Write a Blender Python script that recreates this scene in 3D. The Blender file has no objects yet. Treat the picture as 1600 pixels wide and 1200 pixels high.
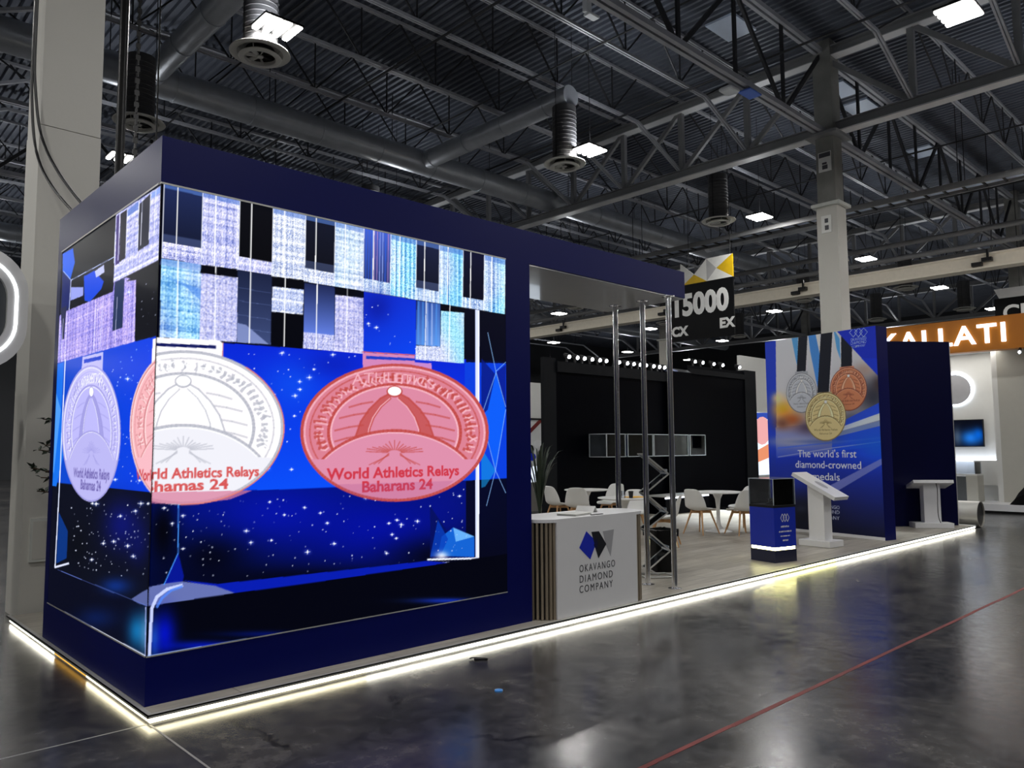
import bpy, math, random
import numpy as np
from mathutils import Vector, Matrix
random.seed(7); rng = np.random.default_rng(7)
scene = bpy.context.scene
col = scene.collection
rad = math.radians

# ------------------------------------------------------------------ camera
FPX, YAW, PITCH, ROLL = 1210.54, rad(46.585), rad(4.728), rad(-0.372)
CAM = np.array([-1.69, -4.97, 1.65])
fw = np.array([math.cos(YAW)*math.cos(PITCH), math.sin(YAW)*math.cos(PITCH), math.sin(PITCH)])
r0 = np.array([math.sin(YAW), -math.cos(YAW), 0.0]); u0 = np.cross(r0, fw)
rt = r0*math.cos(ROLL) + u0*math.sin(ROLL); up = -r0*math.sin(ROLL) + u0*math.cos(ROLL)
cam = bpy.data.cameras.new('camera'); camo = bpy.data.objects.new('camera', cam); col.objects.link(camo)
cam.sensor_fit = 'HORIZONTAL'; cam.sensor_width = 36.0; cam.lens = FPX/1600*36
cam.clip_start = 0.05; cam.clip_end = 300
M = Matrix.Identity(4)
for i in range(3):
    M[i][0], M[i][1], M[i][2], M[i][3] = rt[i], up[i], -fw[i], CAM[i]
camo.matrix_world = M
scene.camera = camo

def at(x, y, **k):
    """photograph pixel (1600x1200) -> point on the world plane X=, Y= or Z="""
    d = fw*FPX + rt*(x-800) + up*(600-y)
    (a, val), = k.items(); i = 'XYZ'.index(a)
    return CAM + d*((val-CAM[i])/d[i])

# ------------------------------------------------------------------ world, exposure
w = bpy.data.worlds.new('hall_dark'); scene.world = w; w.use_nodes = True
w.node_tree.nodes['Background'].inputs[0].default_value = (0.012, 0.014, 0.02, 1)
w.node_tree.nodes['Background'].inputs[1].default_value = 1.0
vs = scene.view_settings
vs.view_transform = 'Standard'; vs.look = 'None'; vs.gamma = 1.0; vs.use_curve_mapping = False
vs.exposure = 0.0
HIGHBAY_W = 150.0        # downward power of one high-bay ceiling lamp
UPLIGHT_W = 46.0         # fill light added above each lamp to brighten the roof

# ------------------------------------------------------------------ materials
def srgb(c):
    """0-255 sRGB -> linear"""
    out = []
    for v in c:
        v = v/255.0
        out.append(v/12.92 if v <= 0.04045 else ((v+0.055)/1.055)**2.4)
    return tuple(out)

def mat(name, c, rough=0.5, metal=0.0, var=0.08, scale=8.0, bump=0.0, bscale=60.0, spec=0.5, rvar=0.0, stretch=None, coat=0.0):
    m = bpy.data.materials.new(name); m.use_nodes = True
    nt = m.node_tree; N = nt.nodes; L = nt.links
    b = N['Principled BSDF']
    b.inputs['Roughness'].default_value = rough; b.inputs['Metallic'].default_value = metal
    b.inputs['Specular IOR Level'].default_value = spec
    b.inputs['Coat Weight'].default_value = coat
    c = srgb(c)
    tc = N.new('ShaderNodeTexCoord'); mp = N.new('ShaderNodeMapping'); L.new(tc.outputs['Object'], mp.inputs[0])
    if stretch: mp.inputs['Scale'].default_value = stretch
    nz = N.new('ShaderNodeTexNoise'); nz.inputs['Scale'].default_value = scale; nz.inputs['Detail'].default_value = 4
    L.new(mp.outputs[0], nz.inputs['Vector'])
    mx = N.new('ShaderNodeMix'); mx.data_type = 'RGBA'
    mx.inputs[6].default_value = tuple(max(0, v*(1-var)) for v in c)+(1,)
    mx.inputs[7].default_value = tuple(min(1, v*(1+var)) for v in c)+(1,)
    L.new(nz.outputs[0], mx.inputs[0]); L.new(mx.outputs[2], b.inputs['Base Color'])
    if rvar:
        mr = N.new('ShaderNodeMapRange'); mr.inputs[1].default_value = 0.3; mr.inputs[2].default_value = 0.7
        mr.inputs[3].default_value = max(0.02, rough-rvar); mr.inputs[4].default_value = rough+rvar
        L.new(nz.outputs[0], mr.inputs[0]); L.new(mr.outputs[0], b.inputs['Roughness'])
    if bump:
        nb = N.new('ShaderNodeTexNoise'); nb.inputs['Scale'].default_value = bscale; nb.inputs['Detail'].default_value = 3
        L.new(mp.outputs[0], nb.inputs['Vector'])
        bp = N.new('ShaderNodeBump'); bp.inputs['Strength'].default_value = bump; bp.inputs['Distance'].default_value = 0.02
        L.new(nb.outputs[0], bp.inputs['Height']); L.new(bp.outputs[0], b.inputs['Normal'])
    return m

def emit(name, c, strength):
    m = bpy.data.materials.new(name); m.use_nodes = True
    nt = m.node_tree; nt.nodes.clear()
    o = nt.nodes.new('ShaderNodeOutputMaterial'); e = nt.nodes.new('ShaderNodeEmission')
    e.inputs[0].default_value = srgb(c)+(1,); e.inputs[1].default_value = strength
    nt.links.new(e.outputs[0], o.inputs[0]); return m

def attr_mat(name, emission=None, rough=0.5):
    """flat picture held in the mesh's colour attribute: lit LED screen or printed poster"""
    m = bpy.data.materials.new(name); m.use_nodes = True
    nt = m.node_tree; b = nt.nodes['Principled BSDF']
    a = nt.nodes.new('ShaderNodeAttribute'); a.attribute_name = 'picture'
    if emission:
        b.inputs['Base Color'].default_value = (0.004, 0.004, 0.005, 1)
        nt.links.new(a.outputs['Color'], b.inputs['Emission Color'])
        b.inputs['Emission Strength'].default_value = emission
        b.inputs['Roughness'].default_value = rough
        b.inputs['Specular IOR Level'].default_value = 0.06
    else:
        nt.links.new(a.outputs['Color'], b.inputs['Base Color']); b.inputs['Roughness'].default_value = rough
        b.inputs['Specular IOR Level'].default_value = 0.3
    return m

def glass_mat(name, tint=(0.95, 0.97, 1.0), rough=0.0, alpha_mix=0.88):
    """thin clear acrylic: mostly see-through with a mirror-like sheen"""
    m = bpy.data.materials.new(name); m.use_nodes = True
    nt = m.node_tree; nt.nodes.clear()
    o = nt.nodes.new('ShaderNodeOutputMaterial'); t = nt.nodes.new('ShaderNodeBsdfTransparent'); g = nt.nodes.new('ShaderNodeBsdfGlossy')
    t.inputs[0].default_value = tint+(1,); g.inputs['Roughness'].default_value = 0.03
    f = nt.nodes.new('ShaderNodeFresnel'); f.inputs[0].default_value = 1.45
    mx = nt.nodes.new('ShaderNodeMixShader')
    nt.links.new(f.outputs[0], mx.inputs[0]); nt.links.new(t.outputs[0], mx.inputs[1]); nt.links.new(g.outputs[0], mx.inputs[2])
    nt.links.new(mx.outputs[0], o.inputs[0]); return m

def floor_material():
    m = bpy.data.materials.new('polished_concrete'); m.use_nodes = True
    nt = m.node_tree; N = nt.nodes; L = nt.links; b = N['Principled BSDF']
    tc = N.new('ShaderNodeTexCoord')
    def noise(scale, detail=6, rough=0.6, dist=0.0):
        n = N.new('ShaderNodeTexNoise'); n.inputs['Scale'].default_value = scale; n.inputs['Detail'].default_value = detail
        n.inputs['Roughness'].default_value = rough; n.inputs['Distortion'].default_value = dist
        L.new(tc.outputs['Object'], n.inputs['Vector']); return n
    def ramp(src, stops):
        r = N.new('ShaderNodeValToRGB'); L.new(src, r.inputs[0])
        e = r.color_ramp.elements
        while len(e) < len(stops): e.new(0.5)
        for q, (p, c) in zip(e, stops): q.position = p; q.color = c if len(c) == 4 else c+(1,)
        return r
    big = noise(0.8, 10, 0.66, 0.6); fine = noise(9, 8, 0.7, 0.3); scr = noise(38, 5, 0.75)
    c1 = ramp(big.outputs[0], [(0.30, (0.020, 0.021, 0.024)), (0.47, (0.036, 0.036, 0.039)), (0.58, (0.062, 0.060, 0.058)), (0.74, (0.11, 0.104, 0.096))])
    c2 = ramp(fine.outputs[0], [(0.30, (0.5,)*3), (0.52, (1.0,)*3), (0.72, (1.8,)*3)])
    mx = N.new('ShaderNodeMix'); mx.data_type = 'RGBA'; mx.blend_type = 'MULTIPLY'; mx.inputs[0].default_value = 0.75
    L.new(c1.outputs[0], mx.inputs[6]); L.new(c2.outputs[0], mx.inputs[7])
    # hairline cracks
    vo = N.new('ShaderNodeTexVoronoi'); vo.feature = 'DISTANCE_TO_EDGE'; vo.inputs['Scale'].default_value = 0.33
    wv = noise(1.6, 5, 0.7); add = N.new('ShaderNodeMixRGB'); add.blend_type = 'ADD'; add.inputs[0].default_value = 0.5
    L.new(tc.outputs['Object'], add.inputs[1]); L.new(wv.outputs['Color'], add.inputs[2]); L.new(add.outputs[0], vo.inputs['Vector'])
    ck = ramp(vo.outputs[0], [(0.0, (0.15,)*3), (0.004, (0.35,)*3), (0.008, (1.0,)*3)])
    gate = ramp(noise(0.8, 3).outputs[0], [(0.50, (0.0,)*3), (0.56, (1.0,)*3)])
    m2 = N.new('ShaderNodeMix'); m2.data_type = 'RGBA'; m2.blend_type = 'MULTIPLY'
    L.new(gate.outputs[0], m2.inputs[0]); L.new(mx.outputs[2], m2.inputs[6]); L.new(ck.outputs[0], m2.inputs[7])
    # pale scuffs
    sc = ramp(scr.outputs[0], [(0.68, (0.0,)*3), (0.76, (0.05,)*3)])
    m3 = N.new('ShaderNodeMix'); m3.data_type = 'RGBA'; m3.blend_type = 'ADD'; m3.inputs[0].default_value = 0.5
    L.new(m2.outputs[2], m3.inputs[6]); L.new(sc.outputs[0], m3.inputs[7])
    L.new(m3.outputs[2], b.inputs['Base Color'])
    rr = N.new('ShaderNodeMapRange'); rr.inputs[1].default_value = 0.3; rr.inputs[2].default_value = 0.7
    rr.inputs[3].default_value = 0.12; rr.inputs[4].default_value = 0.30
    mm = N.new('ShaderNodeMath'); mm.operation = 'MULTIPLY_ADD'; mm.inputs[1].default_value = 0.5
    hlf = N.new('ShaderNodeMath'); hlf.operation = 'MULTIPLY'; hlf.inputs[1].default_value = 0.5; L.new(big.outputs[0], hlf.inputs[0])
    L.new(fine.outputs[0], mm.inputs[0]); L.new(hlf.outputs[0], mm.inputs[2]); L.new(mm.outputs[0], rr.inputs[0])
    L.new(rr.outputs[0], b.inputs['Roughness'])
    bp = N.new('ShaderNodeBump'); bp.inputs['Strength'].default_value = 0.06; bp.inputs['Distance'].default_value = 0.01
    L.new(fine.outputs[0], bp.inputs['Height']); L.new(bp.outputs[0], b.inputs['Normal'])
    return m

def plank_material():
    m = bpy.data.materials.new('grey_oak_laminate'); m.use_nodes = True
    nt = m.node_tree; N = nt.nodes; L = nt.links; b = N['Principled BSDF']
    tc = N.new('ShaderNodeTexCoord')
    br = N.new('ShaderNodeTexBrick'); br.inputs['Scale'].default_value = 1.0
    br.inputs['Brick Width'].default_value = 1.2; br.inputs['Row Height'].default_value = 0.19; br.inputs['Mortar Size'].default_value = 0.003
    br.inputs['Color1'].default_value = srgb((182, 176, 164))+(1,); br.inputs['Color2'].default_value = srgb((156, 150, 138))+(1,)
    br.inputs['Mortar'].default_value = srgb((104, 98, 88))+(1,)
    L.new(tc.outputs['Object'], br.inputs['Vector'])
    mp = N.new('ShaderNodeMapping'); mp.inputs['Scale'].default_value = (1.5, 26, 1); L.new(tc.outputs['Object'], mp.inputs[0])
    nz = N.new('ShaderNodeTexNoise'); nz.inputs['Scale'].default_value = 1.5; nz.inputs['Detail'].default_value = 7; L.new(mp.outputs[0], nz.inputs['Vector'])
    r = N.new('ShaderNodeValToRGB'); L.new(nz.outputs[0], r.inputs[0])
    r.color_ramp.elements[0].position = 0.3; r.color_ramp.elements[0].color = (0.6, 0.6, 0.6, 1)
    r.color_ramp.elements[1].position = 0.7; r.color_ramp.elements[1].color = (1.15, 1.15, 1.15, 1)
    mx = N.new('ShaderNodeMix'); mx.data_type = 'RGBA'; mx.blend_type = 'MULTIPLY'; mx.inputs[0].default_value = 0.8
    L.new(br.outputs[0], mx.inputs[6]); L.new(r.outputs[0], mx.inputs[7]); L.new(mx.outputs[2], b.inputs['Base Color'])
    b.inputs['Roughness'].default_value = 0.36
    return m

MT = {}
MT['floor'] = floor_material()
MT['plank'] = plank_material()
MT['joint'] = mat('joint_sealant', (150, 150, 146), 0.6)
MT['redline'] = mat('worn_red_paint', (118, 40, 36), 0.5, var=0.7, scale=4)
MT['roofdeck'] = mat('ribbed_roof_deck', (92, 97, 108), 0.5, 0.35, var=0.35, scale=1.2)
MT['steel'] = mat('dark_painted_steel', (128, 129, 131), 0.45, 0.1, var=0.2, scale=3)
MT['flange'] = mat('bounce_lit_flange', (205, 206, 208), 0.45, 0.1, var=0.12, scale=3)  # girder steel lightened to stand in for light bounced from below
MT['joist'] = mat('joist_steel', (158, 160, 166), 0.4, 0.1, var=0.25, scale=3)
MT['joistweb'] = mat('joist_web_steel', (44, 45, 48), 0.5, 0.3, var=0.25, scale=3)
MT['galv'] = mat('galvanised_duct', (170, 175, 182), 0.36, 0.45, var=0.25, scale=2.5, rvar=0.08)
MT['dropduct'] = mat('black_flexible_duct', (60, 60, 62), 0.55, var=0.2)
MT['diffuser'] = mat('diffuser_white', (205, 205, 200), 0.45)
MT['black'] = mat('black_metal', (22, 22, 24), 0.4, 0.3)
MT['colwhite'] = mat('column_white_paint', (198, 196, 188), 0.55, var=0.05, scale=1.5, bump=0.05, bscale=20)
MT['colside'] = mat('column_plain_paint', (200, 202, 196), 0.6)
MT['concrete'] = mat('raw_concrete', (128, 128, 124), 0.8, var=0.4, scale=2.2, bump=0.3, bscale=14)
MT['cream'] = mat('cream_paint', (246, 238, 220), 0.5)
MT['navy'] = mat('navy_laminate', (8, 16, 88), 0.36, var=0.04, spec=0.13)
MT['navydark'] = mat('dark_navy_laminate', (5, 7, 48), 0.4, var=0.04, spec=0.15)
MT['white'] = mat('white_laminate', (226, 226, 228), 0.35, var=0.02)
MT['canopywhite'] = mat('gloss_white_soffit', (238, 240, 242), 0.12, coat=0.6, var=0.03)
MT['alu'] = mat('aluminium_trim', (196, 196, 192), 0.4, 0.35, var=0.08)
MT['chrome'] = mat('chrome_tube', (232, 233, 236), 0.18, 1.0, var=0.03)
MT['slat'] = mat('taupe_wood_slat', (134, 122, 104), 0.5, var=0.18, scale=4, stretch=(6, 6, 0.6))
MT['slatback'] = mat('dark_slat_backing', (26, 24, 22), 0.7)
MT['shell'] = mat('white_plastic_shell', (226, 226, 224), 0.38, var=0.02)
MT['beech'] = mat('beech_wood', (196, 152, 106), 0.5, var=0.2, scale=5, stretch=(8, 8, 0.8))
MT['blackwall'] = mat('black_booth_wall', (4, 5, 11), 0.4, var=0.2, scale=1.0, spec=0.03)
MT['blackpanel'] = mat('charcoal_booth_pillar', (24, 26, 30), 0.45, var=0.1, spec=0.1)
MT['glass'] = glass_mat('clear_acrylic')
MT['acryl'] = mat('frosted_acrylic_edge', (205, 212, 218), 0.2, 0.3)
MT['tinted'] = glass_mat('tinted_glass', (0.45, 0.55, 0.72))
MT['binblack'] = mat('black_bin_plastic', (9, 9, 10), 0.5, spec=0.2, bump=0.1)
MT['blackcloth'] = mat('black_cloth', (9, 9, 10), 0.85, spec=0.1, var=0.3, bump=0.5, bscale=8)
MT['leaf'] = mat('dark_green_leaf', (26, 42, 26), 0.45, var=0.4, scale=6)
MT['bark'] = mat('brown_stem', (74, 56, 40), 0.7)
MT['pot'] = mat('dark_plant_pot', (40, 40, 42), 0.5)
MT['yellow'] = mat('yellow_folder', (228, 172, 18), 0.5)
MT['paper'] = mat('white_paper', (228, 228, 226), 0.6)
MT['orange'] = mat('amber_fascia', (196, 116, 8), 0.45, var=0.06, scale=1.2)
MT['wallwhite'] = mat('booth_white_wall', (222, 222, 218), 0.5, var=0.03)
MT['beige'] = mat('booth_beige_wall', (186, 184, 174), 0.6, var=0.04)
MT['greycab'] = mat('grey_cabinet', (86, 90, 92), 0.5)
MT['hallwall'] = mat('far_hall_wall', (48, 50, 54), 0.8, var=0.3, scale=0.4)
MT['text_dark'] = mat('charcoal_lettering', (62, 62, 68), 0.5)
MT['text_white'] = mat('white_lettering', (232, 232, 230), 0.45)
MT['logoblue'] = mat('logo_blue', (12, 40, 190), 0.4)
MT['logodark'] = mat('logo_black', (24, 26, 34), 0.35)
MT['logodeep'] = mat('logo_deep_navy', (8, 12, 60), 0.35)
MT['logogrey'] = mat('logo_grey', (166, 166, 170), 0.4)
MT['signblack'] = mat('sign_black', (8, 9, 12), 0.4, spec=0.1)
MT['signwhite'] = mat('sign_white', (226, 226, 222), 0.5)
MT['signgrey'] = mat('sign_grey', (178, 178, 178), 0.5)
MT['signyellow'] = mat('sign_yellow', (216, 176, 8), 0.5, var=0.12)
MT['plinthblue'] = mat('plinth_royal_blue', (14, 44, 176), 0.38, var=0.1, scale=2)
MT['plinthbase'] = mat('plinth_base_navy', (24, 28, 56), 0.4)
MT['caseblue'] = mat('case_back_blue', (20, 44, 92), 0.6, spec=0.1)
MT['skylight'] = mat('translucent_skylight', (190, 204, 224), 0.4)
MT['tubepaper'] = mat('aluminised_tube', (190, 186, 178), 0.35, 0.6, var=0.12, scale=4)
MT['bluetag'] = mat('blue_tag', (70, 110, 205), 0.5)
MT['speaker'] = mat('white_box_plastic', (210, 214, 218), 0.5)
MT['capblue'] = mat('blue_bottle_cap', (60, 140, 215), 0.4)
MT['e_lamp'] = emit('highbay_led', (255, 252, 246), 26.0)
MT['e_spot'] = emit('spot_bulb', (246, 250, 255), 22.0)
MT['e_strip'] = emit('warm_led_strip', (255, 243, 205), 8.0)
MT['e_strip_hot'] = emit('white_led_strip', (255, 250, 232), 12.0)
MT['e_strip_amber'] = emit('amber_led_strip', (255, 190, 80), 1.2)
MT['e_strip_yellow'] = emit('yellow_led_strip', (252, 248, 170), 14.0)
MT['e_letters'] = emit('lit_letters', (240, 244, 255), 2.6)
MT['e_ring'] = emit('ring_light', (236, 244, 255), 5.0)
MT['e_shelf'] = emit('shelf_light', (232, 240, 255), 4.0)
MT['e_plinth'] = emit('plinth_light_band', (255, 248, 170), 16.0)
MT['e_box'] = emit('lightbox_white', (226, 238, 252), 1.3)
MT['e_sign'] = emit('sign_led_line', (246, 250, 255), 4.0)

# ------------------------------------------------------------------ mesh helpers
class MB:
    def __init__(s): s.v = []; s.f = []
    def add(s, vs, fs):
        o = len(s.v); s.v += [tuple(map(float, p)) for p in vs]; s.f += [tuple(i+o for i in f) for f in fs]; return s
    def box(s, x0, x1, y0, y1, z0, z1):
        vs = [(x0,y0,z0),(x1,y0,z0),(x1,y1,z0),(x0,y1,z0),(x0,y0,z1),(x1,y0,z1),(x1,y1,z1),(x0,y1,z1)]
        return s.add(vs, [(0,3,2,1),(4,5,6,7),(0,1,5,4),(1,2,6,5),(2,3,7,6),(3,0,4,7)])
    def bbox(s, x0, x1, y0, y1, z0, z1, b=0.006):
        """box with chamfered edges"""
        ps = []
        for z, ins in ((z0, b), (z0+b, 0), (z1-b, 0), (z1, b)):
            c = b
            X0, X1, Y0, Y1 = x0+ins, x1-ins, y0+ins, y1-ins
            ps += [(X0+c,Y0,z),(X1-c,Y0,z),(X1,Y0+c,z),(X1,Y1-c,z),(X1-c,Y1,z),(X0+c,Y1,z),(X0,Y1-c,z),(X0,Y0+c,z)]
        fs = [tuple(range(7, -1, -1)), tuple(range(24, 32))]
        for k in range(3):
            for i in range(8):
                j = (i+1) % 8; fs.append((k*8+i, k*8+j, k*8+8+j, k*8+8+i))
        return s.add(ps, fs)
    def bar(s, p, q, w, h=None, upv=(0, 0, 1)):
        p = Vector(p); q = Vector(q); h = h or w
        d = (q-p).normalized(); u = Vector(upv)
        if abs(d.dot(u)) > 0.98: u = Vector((1, 0, 0))
        a = d.cross(u).normalized()*(w/2); b = a.cross(d).normalized()*(h/2)
        vs = [p-a-b, p+a-b, p+a+b, p-a+b, q-a-b, q+a-b, q+a+b, q-a+b]
        return s.add(vs, [(0,1,2,3),(7,6,5,4),(0,4,5,1),(1,5,6,2),(2,6,7,3),(3,7,4,0)])
    def cyl(s, p, q, r, r2=None, n=16, cap=True):
        p = Vector(p); q = Vector(q); r2 = r if r2 is None else r2
        d = (q-p).normalized(); u = Vector((0, 0, 1)) if abs(d.z) < 0.9 else Vector((1, 0, 0))
        a = d.cross(u).normalized(); b = d.cross(a).normalized()
        vs = [p+(a*math.cos(t)+b*math.sin(t))*r for t in [2*math.pi*i/n for i in range(n)]]
        vs += [q+(a*math.cos(t)+b*math.sin(t))*r2 for t in [2*math.pi*i/n for i in range(n)]]
        fs = [(i, i+n, (i+1) % n+n, (i+1) % n) for i in range(n)]
        if cap: fs += [tuple(range(n)), tuple(range(2*n-1, n-1, -1))]
        return s.add(vs, fs)
    def lathe(s, prof, n=28, cx=0, cy=0, cap=True):
        vs = [(cx+r*math.cos(2*math.pi*i/n), cy+r*math.sin(2*math.pi*i/n), z) for r, z in prof for i in range(n)]
        fs = []
        for k in range(len(prof)-1):
            for i in range(n):
                j = (i+1) % n; fs.append((k*n+i, k*n+j, (k+1)*n+j, (k+1)*n+i))
        if cap and prof[0][0] > 1e-6: fs.append(tuple(range(n-1, -1, -1)))
        if cap and prof[-1][0] > 1e-6: fs.append(tuple((len(prof)-1)*n+i for i in range(n)))
        return s.add(vs, fs)
    def prism(s, pts, off):
        """planar polygon pts extruded by vector off"""
        n = len(pts); off = Vector(off); a = [Vector(p) for p in pts]
        vs = a+[p+off for p in a]
        fs = [tuple(range(n-1, -1, -1)), tuple(range(n, 2*n))]+[(i, (i+1) % n, (i+1) % n+n, i+n) for i in range(n)]
        return s.add(vs, fs)
    def tube(s, pts, r, n=8):
        pts = [Vector(p) for p in pts]; rings = []
        for i, p in enumerate(pts):
            d = (pts[min(i+1, len(pts)-1)]-pts[max(i-1, 0)]).normalized()
            u = Vector((0, 0, 1)) if abs(d.z) < 0.95 else Vector((1, 0, 0))
            a = d.cross(u).normalized(); b = d.cross(a)
            rings += [p+(a*math.cos(2*math.pi*k/n)+b*math.sin(2*math.pi*k/n))*r for k in range(n)]
        fs = []
        for i in range(len(pts)-1):
            for k in range(n):
                j = (k+1) % n; fs.append((i*n+k, (i+1)*n+k, (i+1)*n+j, i*n+j))
        fs += [tuple(range(n)), tuple((len(pts)-1)*n+k for k in range(n-1, -1, -1))]
        return s.add(rings, fs)
    def mesh(s, name, m, smooth=False):
        me = bpy.data.meshes.new(name); me.from_pydata(s.v, [], s.f); me.update()
        import bmesh
        bm = bmesh.new(); bm.from_mesh(me); bmesh.ops.recalc_face_normals(bm, faces=bm.faces); bm.to_mesh(me); bm.free()
        if smooth:
            me.shade_smooth()
            me.set_sharp_from_angle(angle=rad(38))
        me.materials.append(MT[m] if isinstance(m, str) else m); return me
    def build(s, name, m, parent=None, loc=(0, 0, 0), smooth=False, **kw):
        return obj(name, s.mesh(name, m, smooth), parent, loc, **kw)

def obj(name, me, parent=None, loc=(0, 0, 0), rot=(0, 0, 0), label=None, cat=None, group=None, kind=None):
    o = bpy.data.objects.new(name, me); col.objects.link(o)
    o.parent = parent; o.location = loc; o.rotation_euler = rot
    tag(o, label, cat, group, kind); return o

def tag(o, label=None, cat=None, group=None, kind=None):
    if label: o['label'] = label
    if cat: o['category'] = cat
    if group: o['group'] = group
    if kind: o['kind'] = kind
    return o

def thing(name, label, cat, loc=(0, 0, 0), rz=0.0, group=None):
    o = bpy.data.objects.new(name, None); col.objects.link(o); o.empty_display_size = 0.1
    o.location = loc; o.rotation_euler = (0, 0, rz)
    return tag(o, label, cat, group)

def dup(root, loc, rz=0.0, label=None, group=None):
    def cp(o, par):
        c = o.copy(); col.objects.link(c); c.parent = par
        for ch in kids.get(o, ()): cp(ch, c)
        return c
    kids = {}
    for o in list(root.children_recursive): kids.setdefault(o.parent, []).append(o)
    r = cp(root, None); r.location = loc; r.rotation_euler = (0, 0, rz)
    return tag(r, label, None, group)

_txt = {}
def text_data(body, size=1.0, align='LEFT', spacing=1.0, offset=0.0, extrude=0.0):
    cu = bpy.data.curves.new('lettering', 'FONT'); cu.body = body; cu.size = size; cu.align_x = align
    cu.space_character = spacing; cu.offset = offset; cu.extrude = extrude; cu.resolution_u = 4; cu.fill_mode = 'BOTH'
    o = bpy.data.objects.new('lettering_tmp', cu); col.objects.link(o)
    dg = bpy.context.evaluated_depsgraph_get()
    me = bpy.data.meshes.new_from_object(o.evaluated_get(dg))
    bpy.data.objects.remove(o); bpy.data.curves.remove(cu)
    return me

FACE_NY = Matrix(((1, 0, 0), (0, 0, -1), (0, 1, 0)))      # text read while looking along +Y
FACE_NX = Matrix(((0, 0, -1), (-1, 0, 0), (0, 1, 0)))     # text read while looking along +X
def lettering(name, body, m, parent, loc, face, size, align='LEFT', spacing=1.0, offset=0.0, extrude=0.004, width=None, **kw):
    me = text_data(body, size, align, spacing, offset, extrude)
    if width:
        xs = [v.co.x for v in me.vertices]; k = width/(max(xs)-min(xs))
        for v in me.vertices: v.co.x *= k
    me.transform(face.to_4x4()); me.materials.clear(); me.materials.append(MT[m])
    me.name = name
    return obj(name, me, parent, loc, **kw)

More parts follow.
